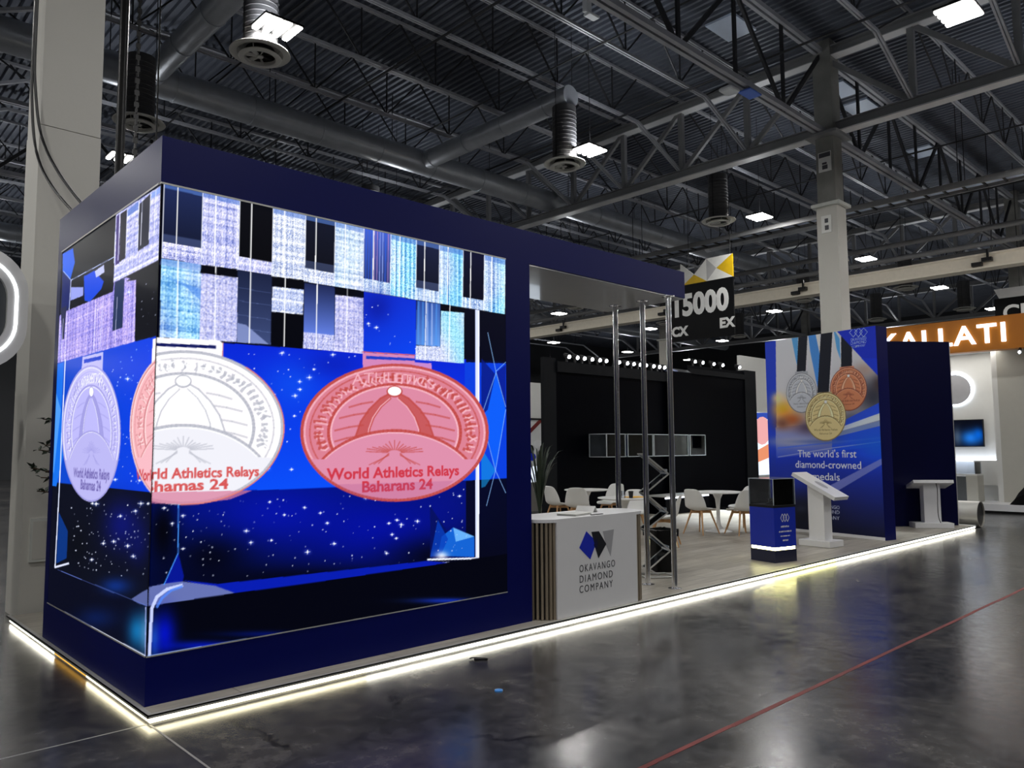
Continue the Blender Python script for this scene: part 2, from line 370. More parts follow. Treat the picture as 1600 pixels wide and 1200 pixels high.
# ------------------------------------------------------------------ flat pictures (LED wall, poster)
class Canvas:
    """picture on a w x h metre rectangle, colours 0-255 sRGB, origin bottom left"""
    def __init__(s, w, h, ru, rv, base=(0, 0, 0), ss=2):
        s.w, s.h, s.ss = w, h, ss
        s.nu, s.nv = int(w*ru), int(h*rv); s.ru, s.rv = s.nu/w*ss, s.nv/h*ss
        s.a = np.zeros((s.nv*ss, s.nu*ss, 3), np.float32); s.a[:] = base
        s.P = None
    def _pts(s, pts, px=True):
        if px: pts = [s.P(*p) for p in pts]
        return np.array([(u*s.ru, v*s.rv) for u, v in pts], float)
    def _win(s, q, pad=0):
        i0 = max(0, int(q[:, 0].min()-pad)); i1 = min(s.a.shape[1], int(q[:, 0].max()+2+pad))
        j0 = max(0, int(q[:, 1].min()-pad)); j1 = min(s.a.shape[0], int(q[:, 1].max()+2+pad))
        return i0, i1, j0, j1
    def mask(s, q):
        i0, i1, j0, j1 = s._win(q)
        if i1 <= i0 or j1 <= j0: return None
        X, Y = np.meshgrid(np.arange(i0, i1)+0.5, np.arange(j0, j1)+0.5); m = np.zeros(X.shape, bool)
        n = len(q)
        for k in range(n):
            (x1, y1), (x2, y2) = q[k], q[(k+1) % n]
            if y1 == y2: continue
            c = ((y1 > Y) != (y2 > Y)) & (X < (x2-x1)*(Y-y1)/(y2-y1)+x1); m ^= c
        return (slice(j0, j1), slice(i0, i1)), m, X, Y
    def poly(s, pts, c, alpha=1.0, px=True, q=None):
        r = s.mask(s._pts(pts, px) if q is None else q)
        if r is None: return
        sl, m, X, Y = r; t = s.a[sl]
        if callable(c): cc = c(X, Y); t[m] = t[m]*(1-alpha)+cc[m]*alpha
        else: t[m] = t[m]*(1-alpha)+np.array(c, np.float32)*alpha
    def grad(s, pts, pa, pb, ca, cb, alpha=1.0):
        a, b = s._pts([pa, pb]); d = b-a; dd = (d*d).sum(); ca = np.array(ca, float); cb = np.array(cb, float)
        def f(X, Y):
            t = np.clip(((X-a[0])*d[0]+(Y-a[1])*d[1])/dd, 0, 1)[..., None]; return ca*(1-t)+cb*t
        s.poly(pts, f, alpha)
    def blob(s, c, rxy, colr, alpha=1.0, clip=None):
        """soft gaussian patch, centre and radii in photo pixels"""
        o = s._pts([c, (c[0]+rxy[0], c[1]), (c[0], c[1]+rxy[1])]); ax = o[1]-o[0]; ay = o[2]-o[0]
        det = ax[0]*ay[1]-ax[1]*ay[0]
        ext = np.array([o[0]+2.2*(sx*ax+sy*ay) for sx in (-1, 1) for sy in (-1, 1)])
        if clip is not None: ext = s._pts(clip)
        r = s.mask(ext if clip is not None else ext[[0, 1, 3, 2]])
        if r is None: return
        sl, m, X, Y = r; dx = X-o[0][0]; dy = Y-o[0][1]
        a = (dx*ay[1]-dy*ay[0])/det; b = (ax[0]*dy-ax[1]*dx)/det
        g = (np.exp(-1.6*(a*a+b*b))*alpha*m)[..., None]; t = s.a[sl]
        t[:] = t*(1-g)+np.array(colr, np.float32)*g
    def line(s, pts, wd, c, alpha=1.0):
        """polyline, width in photo pixels"""
        for p, q in zip(pts[:-1], pts[1:]):
            d = np.array([q[0]-p[0], q[1]-p[1]], float); L = np.hypot(*d)
            if L < 1e-6: continue
            n = np.array([-d[1], d[0]])/L*wd/2; e = d/L*wd*0.25
            p1 = np.array(p)-e; q1 = np.array(q)+e
            s.poly([p1+n, q1+n, q1-n, p1-n], c, alpha)
    def ellipse(s, cx, cy, rx, ry, c, alpha=1.0, n=72, t0=0, t1=2*math.pi):
        s.poly([(cx+rx*math.cos(t), cy+ry*math.sin(t)) for t in np.linspace(t0, t1, n)], c, alpha)
    def static(s, pts, base, amp, tint=(0, 0, 0), stripes=0.0, rows=0.0, cell=2):
        """woven white-noise block as on a broken LED feed"""
        q = s._pts(pts); r = s.mask(q)
        if r is None: return
        sl, m, X, Y = r; h, wd = X.shape
        n = rng.normal(0, 1, (h//cell+1, wd//cell+1)).repeat(cell, 0).repeat(cell, 1)[:h, :wd]
        cst = rng.normal(0, 1, (1, wd//(2*cell)+1)).repeat(2*cell, 1)[:, :wd]*stripes
        rst = rng.normal(0, 1, (h//(3*cell)+1, 1)).repeat(3*cell, 0)[:h]*rows
        k = (n*amp+cst*amp+rst*amp)[..., None]*np.array([1.15, 1.0, 0.55])
        gr = (((X//4).astype(int) % 4 == 0)*18+((Y//4).astype(int) % 4 == 0)*14)[..., None]
        t2 = np.array(tint, float)*(0.5+0.5*np.sin(X/ (17*s.ss) + np.cos(Y/(23*s.ss)))[..., None])
        t = s.a[sl]; v = np.clip(np.array(base, float)+k-gr+t2, 0, 255); t[m] = v[m]
    def text(s, body, cpx, size, c, alpha=1.0, width=None, spacing=1.0, offset=0.0, shear=0.0, arc=0.0):
        """text centred on photo pixel cpx, size and width in metres on the picture"""
        me = text_data(body, size, 'LEFT', spacing, offset)
        co = np.array([v.co[:2] for v in me.vertices])
        if len(co) == 0: return
        me.calc_loop_triangles()
        co -= (co.min(0)+co.max(0))/2
        if width: co[:, 0] *= width/np.ptp(co[:, 0])
        co[:, 1] += co[:, 0]*shear + arc*co[:, 0]**2
        u, v = s.P(*cpx); q = (co+np.array([u, v]))*np.array([s.ru, s.rv])
        for tr in me.loop_triangles: s.poly(None, c, alpha, q=q[list(tr.vertices)])
        bpy.data.meshes.remove(me)
    def to_mesh(s, name, to_world, m, gain=1.0):
        a = s.a.reshape(s.nv, s.ss, s.nu, s.ss, 3).mean((1, 3))/255.0
        lin = np.where(a <= 0.04045, a/12.92, ((a+0.055)/1.055)**2.4)
        lin = np.clip(lin*gain, 0, 1)
        U, V = np.meshgrid(np.linspace(0, s.w, s.nu), np.linspace(0, s.h, s.nv))
        co = to_world(U.ravel(), V.ravel()).astype(np.float32)
        me = bpy.data.meshes.new(name); nv, nu = s.nv, s.nu
        me.vertices.add(nv*nu); me.vertices.foreach_set('co', co.ravel())
        idx = np.arange(nv*nu).reshape(nv, nu)
        quads = np.stack([idx[:-1, :-1], idx[:-1, 1:], idx[1:, 1:], idx[1:, :-1]], -1).reshape(-1, 4).astype(np.int32)
        me.loops.add(quads.size); me.loops.foreach_set('vertex_index', quads.ravel())
        me.polygons.add(len(quads)); me.polygons.foreach_set('loop_start', np.arange(0, quads.size, 4, dtype=np.int32))
        me.update(calc_edges=True)
        at_ = me.attributes.new('picture', 'FLOAT_COLOR', 'POINT')
        at_.data.foreach_set('color', np.concatenate([lin.reshape(-1, 3), np.ones((nv*nu, 1))], 1).astype(np.float32).ravel())
        me.materials.append(m); return me

# ------------------------------------------------------------------ hall: floor, roof deck, far walls
X0, X1, Y0, Y1, ZR = -26.0, 66.0, -22.0, 48.0, 12.32
fl = MB().box(X0, X1, Y0, Y1, -0.3, 0.0).build('floor', 'floor', kind='structure', label='dark polished concrete hall floor with cracks and scuffs')
MB().box(X0, 0.02, 0.06, 0.072, 0, 0.0012).build('joint_strip', 'joint', fl)
MB().box(0.024, 0.036, Y0, 0.05, 0, 0.0012).build('joint_strip', 'joint', fl)
rl = MB()
for i in range(60):                                            # worn painted line, slightly broken edges
    xa = -8+i*0.75; j = random.uniform(-0.004, 0.004)
    rl.box(xa, xa+0.75, -2.425+j, -2.392+j*0.5, 0, 0.0015)
rl.build('painted_line', 'redline', fl, label='worn thin red line painted on the concrete')

rb = MB(); pitch = 0.21; prof = []
x = X0
while x < X1:
    prof += [(x, ZR+0.075), (x+0.085, ZR+0.075), (x+0.11, ZR), (x+0.185, ZR)]; x += pitch
n = len(prof)
rb.add([(p[0], Y0, p[1]) for p in prof]+[(p[0], Y1, p[1]) for p in prof], [(i, i+1, n+i+1, n+i) for i in range(n-1)])
ceil = rb.build('ceiling', 'roofdeck', kind='structure', label='dark ribbed metal roof deck of the hall')
for nm, b in (('wall_front', (X0, X1, Y0-0.2, Y0)), ('wall_back', (X0, X1, Y1, Y1+0.2)), ('wall_left', (X0-0.2, X0, Y0, Y1)), ('wall_right', (X1, X1+0.2, Y0, Y1))):
    MB().box(*b, 0, ZR+0.2).build(nm, 'hallwall', kind='structure')
for k, (sx, sy) in enumerate([(15.4, 4.9), (20.9, 4.6), (22.6, 4.6), (28.0, 4.6)]):
    MB().box(-0.55, 0.55, -0.4, 0.4, -0.03, 0.03).build('window_%d' % (k+1), 'skylight', None, (sx, sy, ZR-0.03), kind='structure', label='pale translucent skylight panel in the roof deck')

# ------------------------------------------------------------------ roof steel
GX = [-17.6, 0.2, 18.0, 35.8, 53.6]          # girder lines
CY = [-14.05, 3.75, 21.55, 39.35]            # column lines
JS = 2.225
ZB, ZT, ZJ = 9.8, 12.12, 10.93
def web_between(name, p, q, wd, parent, m='steel'):
    return MB().bar(p, q, wd, wd*0.8).build(name, m, parent)
# one girder bay (from one column line to the next), 8 panels
def make_girder():
    t = thing('roof_girder', 'deep steel roof girder with vertical and diagonal web members', 'girder', (GX[2], CY[1], ZB), 0, 'steel roof girders spanning between the columns')
    L = 8*JS
    MB().box(-0.16, 0.16, 0, L, -0.02, 0.015).build('bottom_flange', 'flange', t)
    g = MB().box(-0.02, 0.02, 0, L, 0.015, 0.28).box(-0.1, 0.1, 0, L, 0.26, 0.29)
    g.build('bottom_chord', 'steel', t)
    h = ZT-ZB
    MB().box(-0.16, 0.16, 0, L, h-0.26, h-0.235).build('top_flange', 'flange', t)
    MB().box(-0.02, 0.02, 0, L, h-0.235, h).box(-0.16, 0.16, 0, L, h-0.02, h+0.02).build('top_chord', 'steel', t)
    vm = MB().box(-0.07, 0.07, -0.075, 0.075, 0.28, h-0.24).mesh('web_post', 'steel')
    for k in range(1, 8): obj('web_post', vm, t, (0, k*JS, 0))
    da = MB().bar((0, 0.1, 0.3), (0, JS-0.1, h-0.26), 0.13, 0.1, (1, 0, 0)).mesh('web_diagonal', 'steel')
    db = MB().bar((0, 0.1, h-0.26), (0, JS-0.1, 0.3), 0.13, 0.1, (1, 0, 0)).mesh('web_diagonal', 'steel')
    for k in range(8): obj('web_diagonal', db if k < 4 else da, t, (0, k*JS, 0))
    return t
gir = make_girder()
for gx in GX:
    for cy in CY[:3]:
        if (gx, cy) != (GX[2], CY[1]): dup(gir, (gx, cy, ZB))
# column-line truss along X
def make_cl():
    L = GX[3]-GX[2]; h = ZT-ZB; npn = 8; s = L/npn
    t = thing('column_line_truss', 'long steel truss running along a row of columns', 'truss', (GX[1], CY[1], ZB), 0, 'trusses along the column rows')
    MB().box(0, L, -0.13, -0.03, 0, 0.12).box(0, L, 0.03, 0.13, 0, 0.12).build('bottom_chord', 'joist', t)
    MB().box(0, L, -0.12, -0.03, h-0.12, h).box(0, L, 0.03, 0.12, h-0.12, h).build('top_chord', 'joist', t)
    vm = MB().box(-0.05, 0.05, -0.03, 0.03, 0.05, h-0.05).mesh('web_post', 'joistweb')
    for k in range(1, npn): obj('web_post', vm, t, (k*s, 0, 0))
    d1 = MB().bar((0.05, 0, 0.06), (s-0.05, 0, h-0.06), 0.07, 0.1).mesh('web_diagonal', 'joistweb')
    d2 = MB().bar((0.05, 0, h-0.06), (s-0.05, 0, 0.06), 0.07, 0.1).mesh('web_diagonal', 'joistweb')
    for k in range(npn): obj('web_diagonal', d2 if k % 2 == 0 else d1, t, (k*s, 0, 0))
    return t
clt = make_cl()
for gx in GX[:4]:
    for cy in CY[1:3]:
        if (gx, cy) != (GX[1], CY[1]): dup(clt, (gx, cy, ZB))
# bar joists
def make_joist():
    L = GX[3]-GX[2]; h = ZR-ZJ-0.02; npn = 12; s = (L-4.4)/npn; x0 = 2.2
    t = thing('bar_joist', 'slender steel bar joist under the ribbed roof deck', 'joist', (GX[1], CY[1]+JS, ZJ), 0, 'bar joists under the roof deck')
    MB().box(x0, L-x0, -0.055, -0.012, 0, 0.07).box(x0, L-x0, 0.012, 0.055, 0, 0.07).build('bottom_chord', 'joist', t)
    MB().box(0, L, -0.055, -0.012, h-0.07, h).box(0, L, 0.012, 0.055, h-0.07, h).build('top_chord', 'joist', t)
    wb = MB()
    for k in range(npn):
        a, b = (0.05, h-0.05) if k % 2 else (h-0.05, 0.05)
        wb.bar((x0+k*s, 0, a), (x0+(k+1)*s, 0, b), 0.035)
        if k % 2 == 0: wb.bar((x0+(k+1)*s, 0, 0.05), (x0+(k+1)*s, 0, h-0.05), 0.03)
    wb.bar((0.1, 0, h-0.05), (x0, 0, 0.05), 0.035); wb.bar((L-0.1, 0, h-0.05), (L-x0, 0, 0.05), 0.035)
    wb.build('web_bars', 'joistweb', t, kind='stuff')
    for xa, xb in ((x0, 0.18), (L-x0, L-0.18)):                # braces down to the girder's bottom chord
        MB().bar((xa, -0.033, 0.035), (xb, -0.033, ZB-ZJ+0.26), 0.045, 0.07).bar((xa, 0.033, 0.035), (xb, 0.033, ZB-ZJ+0.26), 0.045, 0.07).build('knee_brace', 'joist', t)
    return t
jst = make_joist(); first = True
for gx in GX[:4]:
    for k in range(-5, 19):
        if k % 8 == 0: continue
        y = CY[1]+k*JS
        if y < -1.5 and gx < 10: continue
        if first and gx == GX[1] and k == 1: continue
        dup(jst, (gx, y, ZJ))

# horizontal bridging and sprinkler pipes under the deck
for i, (px_, z, r) in enumerate([(5.9, 10.895, 0.022), (11.6, 10.895, 0.022), (8.7, 10.88, 0.03), (15.0, 10.88, 0.03), (24.0, 10.88, 0.03), (29.6, 10.88, 0.03)]):
    MB().cyl((0, -10, 0), (0, 44, 0), r, n=8).build('sprinkler_pipe', 'joistweb', None, (px_, 0, z), label='thin dark pipe crossing under the bar joists', cat='pipe', group='thin pipes under the roof')

# ------------------------------------------------------------------ ducts and diffusers
def duct_x(y, z, xa, xb, r, label):
    t = thing('air_duct', label, 'duct', (xa, y, z))
    MB().cyl((0, 0, 0), (xb-xa, 0, 0), r, n=28).build('duct_pipe', 'galv', t, smooth=True)
    rg = MB()
    k = 1.5
    while k < xb-xa:
        rg.cyl((k-0.025, 0, 0), (k+0.025, 0, 0), r+0.018, n=28); k += 1.95
    rg.build('duct_flanges', 'galv', t, kind='stuff')
    hg = MB(); k = 2.0
    while k < xb-xa:
        hg.cyl((k, 0, r), (k, 0, ZR-z), 0.012, n=6); k += 3.9
    hg.build('hanger_rods', 'black', t, kind='stuff')
    return t
duct_x(13.8, 10.44, -22, 33.0, 0.37, 'long round galvanised main duct with flanged joints')
duct_x(31.0, 10.4, -22, 58.0, 0.37, 'round galvanised duct far down the hall')
def duct_y(x, ya, yb, z, r, label, group=None):
    t = thing('branch_duct', label, 'duct', (x, ya, z), 0, group)
    MB().cyl((0, 0, 0), (0, yb-ya, 0), r, n=24).build('duct_pipe', 'galv', t, smooth=True)
    rg = MB(); k = 0.8
    while k < yb-ya: rg.cyl((0, k-0.02, 0), (0, k+0.02, 0), r+0.015, n=24); k += 1.6
    rg.build('duct_flanges', 'galv', t, kind='stuff')
def make_diffuser():
    t = thing('air_diffuser', 'round white ceiling air diffuser below a dark drop duct', 'air diffuser', (4.25, 7.84, 8.7), 0, 'round air diffusers on drop ducts')
    MB().lathe([(0.3, 0.12), (0.3, 1.5)], 24).build('drop_duct', 'dropduct', t, smooth=True)
    rg = MB()
    for k in range(12): rg.lathe([(0.300, 0.2+k*0.1), (0.31, 0.215+k*0.1), (0.300, 0.23+k*0.1)], 24)
    rg.build('duct_ribs', 'dropduct', t, smooth=True, kind='stuff')
    MB().lathe([(0.25, 0.14), (0.3, 0.12), (0.42, 0.07), (0.52, 0.06), (0.53, 0.045), (0.52, 0.035), (0.40, 0.045), (0.36, 0.09), (0.25, 0.12)], 36, cap=False).build('outer_ring', 'diffuser', t, smooth=True)
    MB().lathe([(0.36, -0.02), (0.375, -0.035), (0.36, -0.05), (0.30, -0.06), (0.27, -0.05), (0.26, 0.0), (0.30, 0.02), (0.36, -0.02)], 32, cap=False).build('inner_ring', 'diffuser', t, smooth=True)
    MB().lathe([(0.285, 0.03), (0.285, 0.06)], 28).build('throat', 'black', t)
    fm = MB().add([(0.05, -0.015, -0.02), (0.26, -0.02, -0.02), (0.26, 0.05, 0.02), (0.05, 0.02, 0.02)], [(0, 1, 2, 3)]).mesh('vane', 'alu')
    for k in range(7): obj('vane', fm, t, (0, 0, 0), (0, 0, 2*math.pi*k/7))
    MB().lathe([(0.05, -0.03), (0.06, -0.02), (0.06, 0.0)], 16).build('hub', 'alu', t, smooth=True)
    sp = MB()
    for k in range(4):
        a = math.pi/4+k*math.pi/2; sp.cyl((0.33*math.cos(a), 0.33*math.sin(a), 0.0), (0.36*math.cos(a), 0.36*math.sin(a), 0.08), 0.008, n=6)
    sp.build('ring_clips', 'alu', t, kind='stuff')
    hg = MB()
    for a in (-0.31, 0.31): hg.cyl((a, 0, 0.1), (a, 0, ZR-8.7+0.04), 0.008, n=6)
    hg.build('hanger_rods', 'black', t, kind='stuff')
    return t
dif = make_diffuser()
for (x, y) in [(12.3, 7.84), (19.5, 7.9), (27.6, 7.84), (34.9, 7.84), (43, 7.84), (3.65, 12.4), (34.2, 12.3), (43, 12.3), (27.3, 20.9), (34.9, 20.9), (43.0, 20.9), (19.5, 20.9), (12.0, 16.2), (20.0, -1.6)]:
    dup(dif, (x, y, 8.7))
for x in (4.25, 12.3, 27.6):
    duct_y(x, 7.6, 13.45, 10.44, 0.27, 'short galvanised branch duct feeding a round diffuser', 'branch ducts off the main duct')

# ------------------------------------------------------------------ high-bay lamps
def make_lamp(x, y):
    t = thing('high_bay_lamp', 'bright four-bar high-bay lamp hung from the roof', 'ceiling lamp', (x, y, 9.0), 0, 'high-bay lamps over the hall')
    return t
lm_h = MB().box(-0.36, 0.36, -0.3, 0.3, 0.035, 0.075).box(-0.3, 0.3, -0.06, 0.06, 0.075, 0.12).mesh('housing', 'black')
lm_b = MB().bbox(-0.05, 0.05, -0.29, 0.29, 0.0, 0.04, 0.01).mesh('light_bar', 'e_lamp')
lm_w = MB().cyl((0, -0.02, 0.1), (0, 0, ZR-9.0+0.05), 0.008, n=6).mesh('suspension_wire', 'black')
al = bpy.data.lights.new('high_bay_light', 'AREA'); al.shape = 'RECTANGLE'; al.size = 0.72; al.size_y = 0.6; al.energy = HIGHBAY_W; al.color = (1.0, 0.985, 0.96)
albar = bpy.data.lights.new('high_bay_bar_light', 'AREA'); albar.shape = 'RECTANGLE'; albar.size = 0.09; albar.size_y = 0.56; albar.energy = HIGHBAY_W/4; albar.color = (1.0, 0.985, 0.96)
ul = bpy.data.lights.new('high_bay_roof_fill', 'AREA'); ul.shape = 'RECTANGLE'; ul.size = 0.7; ul.size_y = 0.6; ul.energy = UPLIGHT_W; ul.color = (0.93, 0.96, 1.0)  # added upward fill for the roof deck and steel
for i in range(-3, 8):
    for j in range(-2, 6):
        x = 4.30+8.32*i; y = -1.03+8.32*j
        if y > 45 or x > 62: continue
        t = make_lamp(x, y)
        obj('housing', lm_h, t); obj('suspension_wire', lm_w, t)
        for k in range(4): obj('light_bar', lm_b, t, (-0.285+0.19*k, 0, 0))
        if (i, j) in ((0, 1), (1, 1), (1, 0), (2, 1)):
            for k in range(4):
                l = bpy.data.objects.new('lamp_light', albar); col.objects.link(l); l.parent = t; l.location = (-0.285+0.19*k, 0, -0.012)
        else:
            l = bpy.data.objects.new('lamp_light', al); col.objects.link(l); l.parent = t; l.location = (0, 0, -0.015)
        l = bpy.data.objects.new('roof_fill_light', ul); col.objects.link(l); l.parent = t; l.location = (0, 0, 0.13); l.rotation_euler = (math.pi, 0, 0)  # added fill aimed up, not a part of the fixture

# ------------------------------------------------------------------ columns
t = thing('support_column', 'wide pale column beside the LED tower, black cables hanging on it', 'column', (0.40, 4.30, 0))
MB().box(-0.29, 0.29, -0.29, 0.29, 0, 5.02).build('lower_cladding', 'colwhite', t)
MB().box(-0.285, 0.285, -0.285, 0.285, 5.03, ZR).build('upper_cladding', 'colwhite', t)
MB().box(-0.22, -0.05, -0.32, -0.29, 0.55, 0.98).build('panel_box', 'colside', t)
MB().box(-0.20, -0.07, -0.325, -0.32, 0.58, 0.95).build('panel_door', 'colwhite', t)
def cable(name, pts, r, label, group=None):
    # smooth catmull-rom through pts
    P_ = [Vector(p) for p in pts]; P_ = [P_[0]*2-P_[1]]+P_+[P_[-1]*2-P_[-2]]; out = []
    for i in range(1, len(P_)-2):
        for k in range(8):
            u = k/8; a, b, c, d = P_[i-1:i+3]
            out.append(0.5*((2*b)+(c-a)*u+(2*a-5*b+4*c-d)*u*u+(3*b-a-3*c+d)*u**3))
    out.append(P_[-2]); o = out[0].copy()
    return MB().tube([p-o for p in out], r, 8).build(name, 'black', None, o, smooth=True, label=label, cat='cable', group=group)
cable('power_cable', [(0.06, 3.98, 9.5), (0.03, 3.97, 6.2), (0.05, 3.95, 5.3), (0.14, 3.8, 4.68), (0.36, 3.2, 4.0), (0.52, 2.66, 3.72)], 0.014, 'upper of two black cables looping from column to LED tower')
cable('power_cable', [(0.04, 3.98, 9.5), (0.015, 3.97, 6.2), (0.02, 3.95, 5.2), (0.09, 3.8, 4.52), (0.28, 3.2, 3.92), (0.42, 2.66, 3.72)], 0.014, 'lower of two black cables looping from column to LED tower')

t = thing('support_column', 'white boxed column with raw concrete upper part and steel brackets', 'column', (18.03, 3.68, 0))
MB().box(-0.27, 0.27, -0.27, 0.27, 0, 7.85).build('white_cladding', 'colwhite', t)
MB().box(-0.37, 0.37, -0.37, 0.37, 7.85, 7.93).build('cap_plate', 'colside', t)
MB().box(-0.24, 0.24, -0.24, 0.24, 7.93, ZR).build('concrete_shaft', 'concrete', t)
MB().box(-0.48, 0.48, -0.42, 0.42, 9.70, 9.78).build('bracket_plate', 'steel', t)
MB().box(-0.26, -0.24, 0.0-0.17, 0.17, 8.78, 9.3).build('sign_plate', 'signwhite', t)
MB().box(-0.267, -0.26, -0.15, 0.15, 9.16, 9.28).box(-0.267, -0.26, -0.07, 0.07, 8.84, 8.95).box(-0.267, -0.26, -0.05, 0.07, 8.97, 9.02).build('sign_print', 'text_dark', t)
MB().box(-0.29, -0.27, -0.12, 0.14, 7.15, 7.6).build('notice_plate', 'signwhite', t)
MB().box(-0.297, -0.29, -0.05, 0.05, 7.22, 7.34).box(-0.297, -0.29, -0.04, 0.05, 7.41, 7.52).build('notice_print', 'text_dark', t)
for cx, cy in ((35.8, 3.75), (35.8, 21.55), (18.0, 21.55), (53.6, 3.75), (53.6, 21.55), (0.2, 21.55)):
    t = thing('support_column', 'distant white column with dark upper shaft', 'column', (cx, cy, 0), 0, 'distant columns down the hall')
    MB().box(-0.27, 0.27, -0.27, 0.27, 0, 7.85).build('white_cladding', 'colwhite', t)
    MB().box(-0.37, 0.37, -0.37, 0.37, 7.85, 7.93).build('cap_plate', 'colside', t)
    MB().box(-0.24, 0.24, -0.24, 0.24, 7.93, ZR).build('concrete_shaft', 'concrete', t)

# ------------------------------------------------------------------ cable tray and cream header beam
t = thing('cable_tray', 'ladder-type cable tray with pale blue light painted into its cables', 'cable tray', (22.3, -6, 8.85))
L = 40
MB().box(-0.32, -0.26, 0, L, 0, 0.16).build('side_rail', 'steel', t)
MB().box(0.26, 0.32, 0, L, 0, 0.16).build('side_rail', 'steel', t)
rm = MB().box(-0.26, 0.26, -0.025, 0.025, 0.03, 0.07).mesh('rung', 'joistweb')
for k in range(80): obj('rung', rm, t, (0, 0.25+0.5*k, 0))
cb = MB()
for k in range(7): cb.cyl((-0.2+0.065*k, 0, 0.1), (-0.2+0.065*k, L, 0.1), 0.026, n=6)
cb.build('cable_bundle', 'skylight', t)  # pale blue colour stands in for light on the tray's underside
hr = MB()
for k in range(11): hr.cyl((0.29, 0.2+3.8*k, 0.1), (0.29, 0.2+3.8*k, ZR-8.85), 0.012, n=6); hr.cyl((-0.29, 0.2+3.8*k, 0.1), (-0.29, 0.2+3.8*k, ZR-8.85), 0.012, n=6)
hr.build('hanger_rods', 'black', t, kind='stuff')
t = thing('header_beam', 'long cream painted header beam crossing the hall behind the columns', 'beam', (27.2, -14, 7.45))
MB().box(-0.3, 0.2, 0, 58, 0, 0.5).build('beam_body', 'cream', t)
MB().box(-0.36, -0.3, 0, 58, 0, 0.07).box(-0.34, -0.3, 0, 58, 0.43, 0.5).build('beam_lip', 'cream', t)
cb = MB()
for k in range(7):
    yy = 10+k*6.3
    cb.box(-0.5, -0.32, yy, yy+0.3, 0.2, 0.32).box(-0.5, -0.32, yy+0.3, yy+0.6, 0.08, 0.2).box(-0.45, -0.38, yy+0.1, yy+0.16, 0.32, 0.6)
cb.build('clamps', 'black', t, kind='stuff')
hr = MB()
for k in range(12): hr.cyl((0, 2+4.8*k, 0.5), (0, 2+4.8*k, ZR-7.45+0.04), 0.015, n=6)
hr.build('hanger_rods', 'black', t, kind='stuff')
for k, (zz, xx) in enumerate(((8.55, 26.0), (8.15, 26.4))):
    MB().cyl((0, 0, 0), (0, 52, 0), 0.09, n=12).build('conduit_pipe', 'steel', None, (xx, -10, zz), smooth=True, label=('upper' if k == 0 else 'lower')+' grey conduit pipe running in front of the cream beam', cat='pipe')
# small devices on the roof steel
t = thing('wireless_box', 'small white wireless box hanging beside a blue tag', 'device', (13.6, 3.95, 9.72))
MB().bbox(-0.2, 0.2, -0.16, 0.16, -0.06, 0.04, 0.03).build('box_cover', 'speaker', t); MB().cyl((0.1, 0.0, 0.02), (0.1, 0.0, 0.2), 0.02, n=8).build('mount', 'speaker', t)
t = thing('blue_tag', 'blue rectangular tag under the column-row truss', 'tag', (14.1, 3.72, 9.74))
MB().bbox(-0.26, 0.26, -0.16, 0.16, -0.04, 0.0, 0.01).build('tag_plate', 'bluetag', t); MB().cyl((0, 0, 0), (0, 0, 0.1), 0.02, n=8).build('clip', 'black', t)
t = thing('camera_dome', 'white bracketed box high under the roof deck', 'device', (10.4, 5.4, 11.0))
MB().bbox(-0.1, 0.1, -0.06, 0.06, -0.1, 0.25, 0.02).build('bracket', 'speaker', t); MB().bbox(-0.02, 0.32, -0.1, 0.1, -0.14, -0.08, 0.02).build('head', 'speaker', t)
MB().cyl((0, 0, 0.2), (0, 0, 1.3), 0.015, n=6).build('rod', 'black', t)
# rigging hung above the tower
t = thing('rigging_pole', 'thick black rigging pole hanging behind the LED tower', 'pole', (1.31, 5.5, 3.0)); MB().cyl((0, 0, 0), (0, 0, ZR-3.0), 0.055, n=14).build('pole', 'black', t, smooth=True); MB().cyl((0, 0, 1.2), (0, 0, 1.3), 0.075, n=14).build('collar', 'black', t)
t = thing('rigging_chain', 'black hoist chain hanging behind the LED tower', 'chain', (1.49, 5.5, 3.0))
ch = MB()
for k in range(116):
    z = k*0.08; ch.box(-0.028, 0.028, -0.009, 0.009, z, z+0.07) if k % 2 else ch.box(-0.009, 0.009, -0.028, 0.028, z, z+0.07)
    ch.box(-0.01, 0.01, -0.01, 0.01, z+0.06, z+0.09)
ch.build('chain_links', 'black', t, kind='stuff'); MB().bbox(-0.06, 0.06, -0.05, 0.05, -0.12, 0.02, 0.02).build('hook_block', 'black', t)
MB().cyl((0, 0, 0), (0, 0, ZR-2.9), 0.011, n=8).build('rigging_wire', 'black', None, (1.75, 5.5, 2.9), label='thin black wire hanging behind the LED tower', cat='wire')

# ------------------------------------------------------------------ hanging aisle sign
SX = 21.6
def sp(x, y): return at(x, y, X=SX)
o = sp(1148, 523); yr = o[1]; zb_ = o[2]; top = sp(1147, 395)[2]; wS = 2.66; mid = zb_+(top-zb_)*0.715
t = thing('aisle_sign', 'hanging black aisle sign reading 15000 with yellow and white triangles', 'sign', (SX, yr, zb_))
hS = top-zb_; hm = mid-zb_
MB().box(0, 0.05, 0, wS, 0, hm).build('sign_panel', 'signblack', t)
tw = (hS-hm); a = wS/4
def tri(name, pts, m): MB().prism([(0.0, y, z) for y, z in pts], (0.05, 0, 0)).build(name, m, t)
q = tw/2; TW = 2.05/2
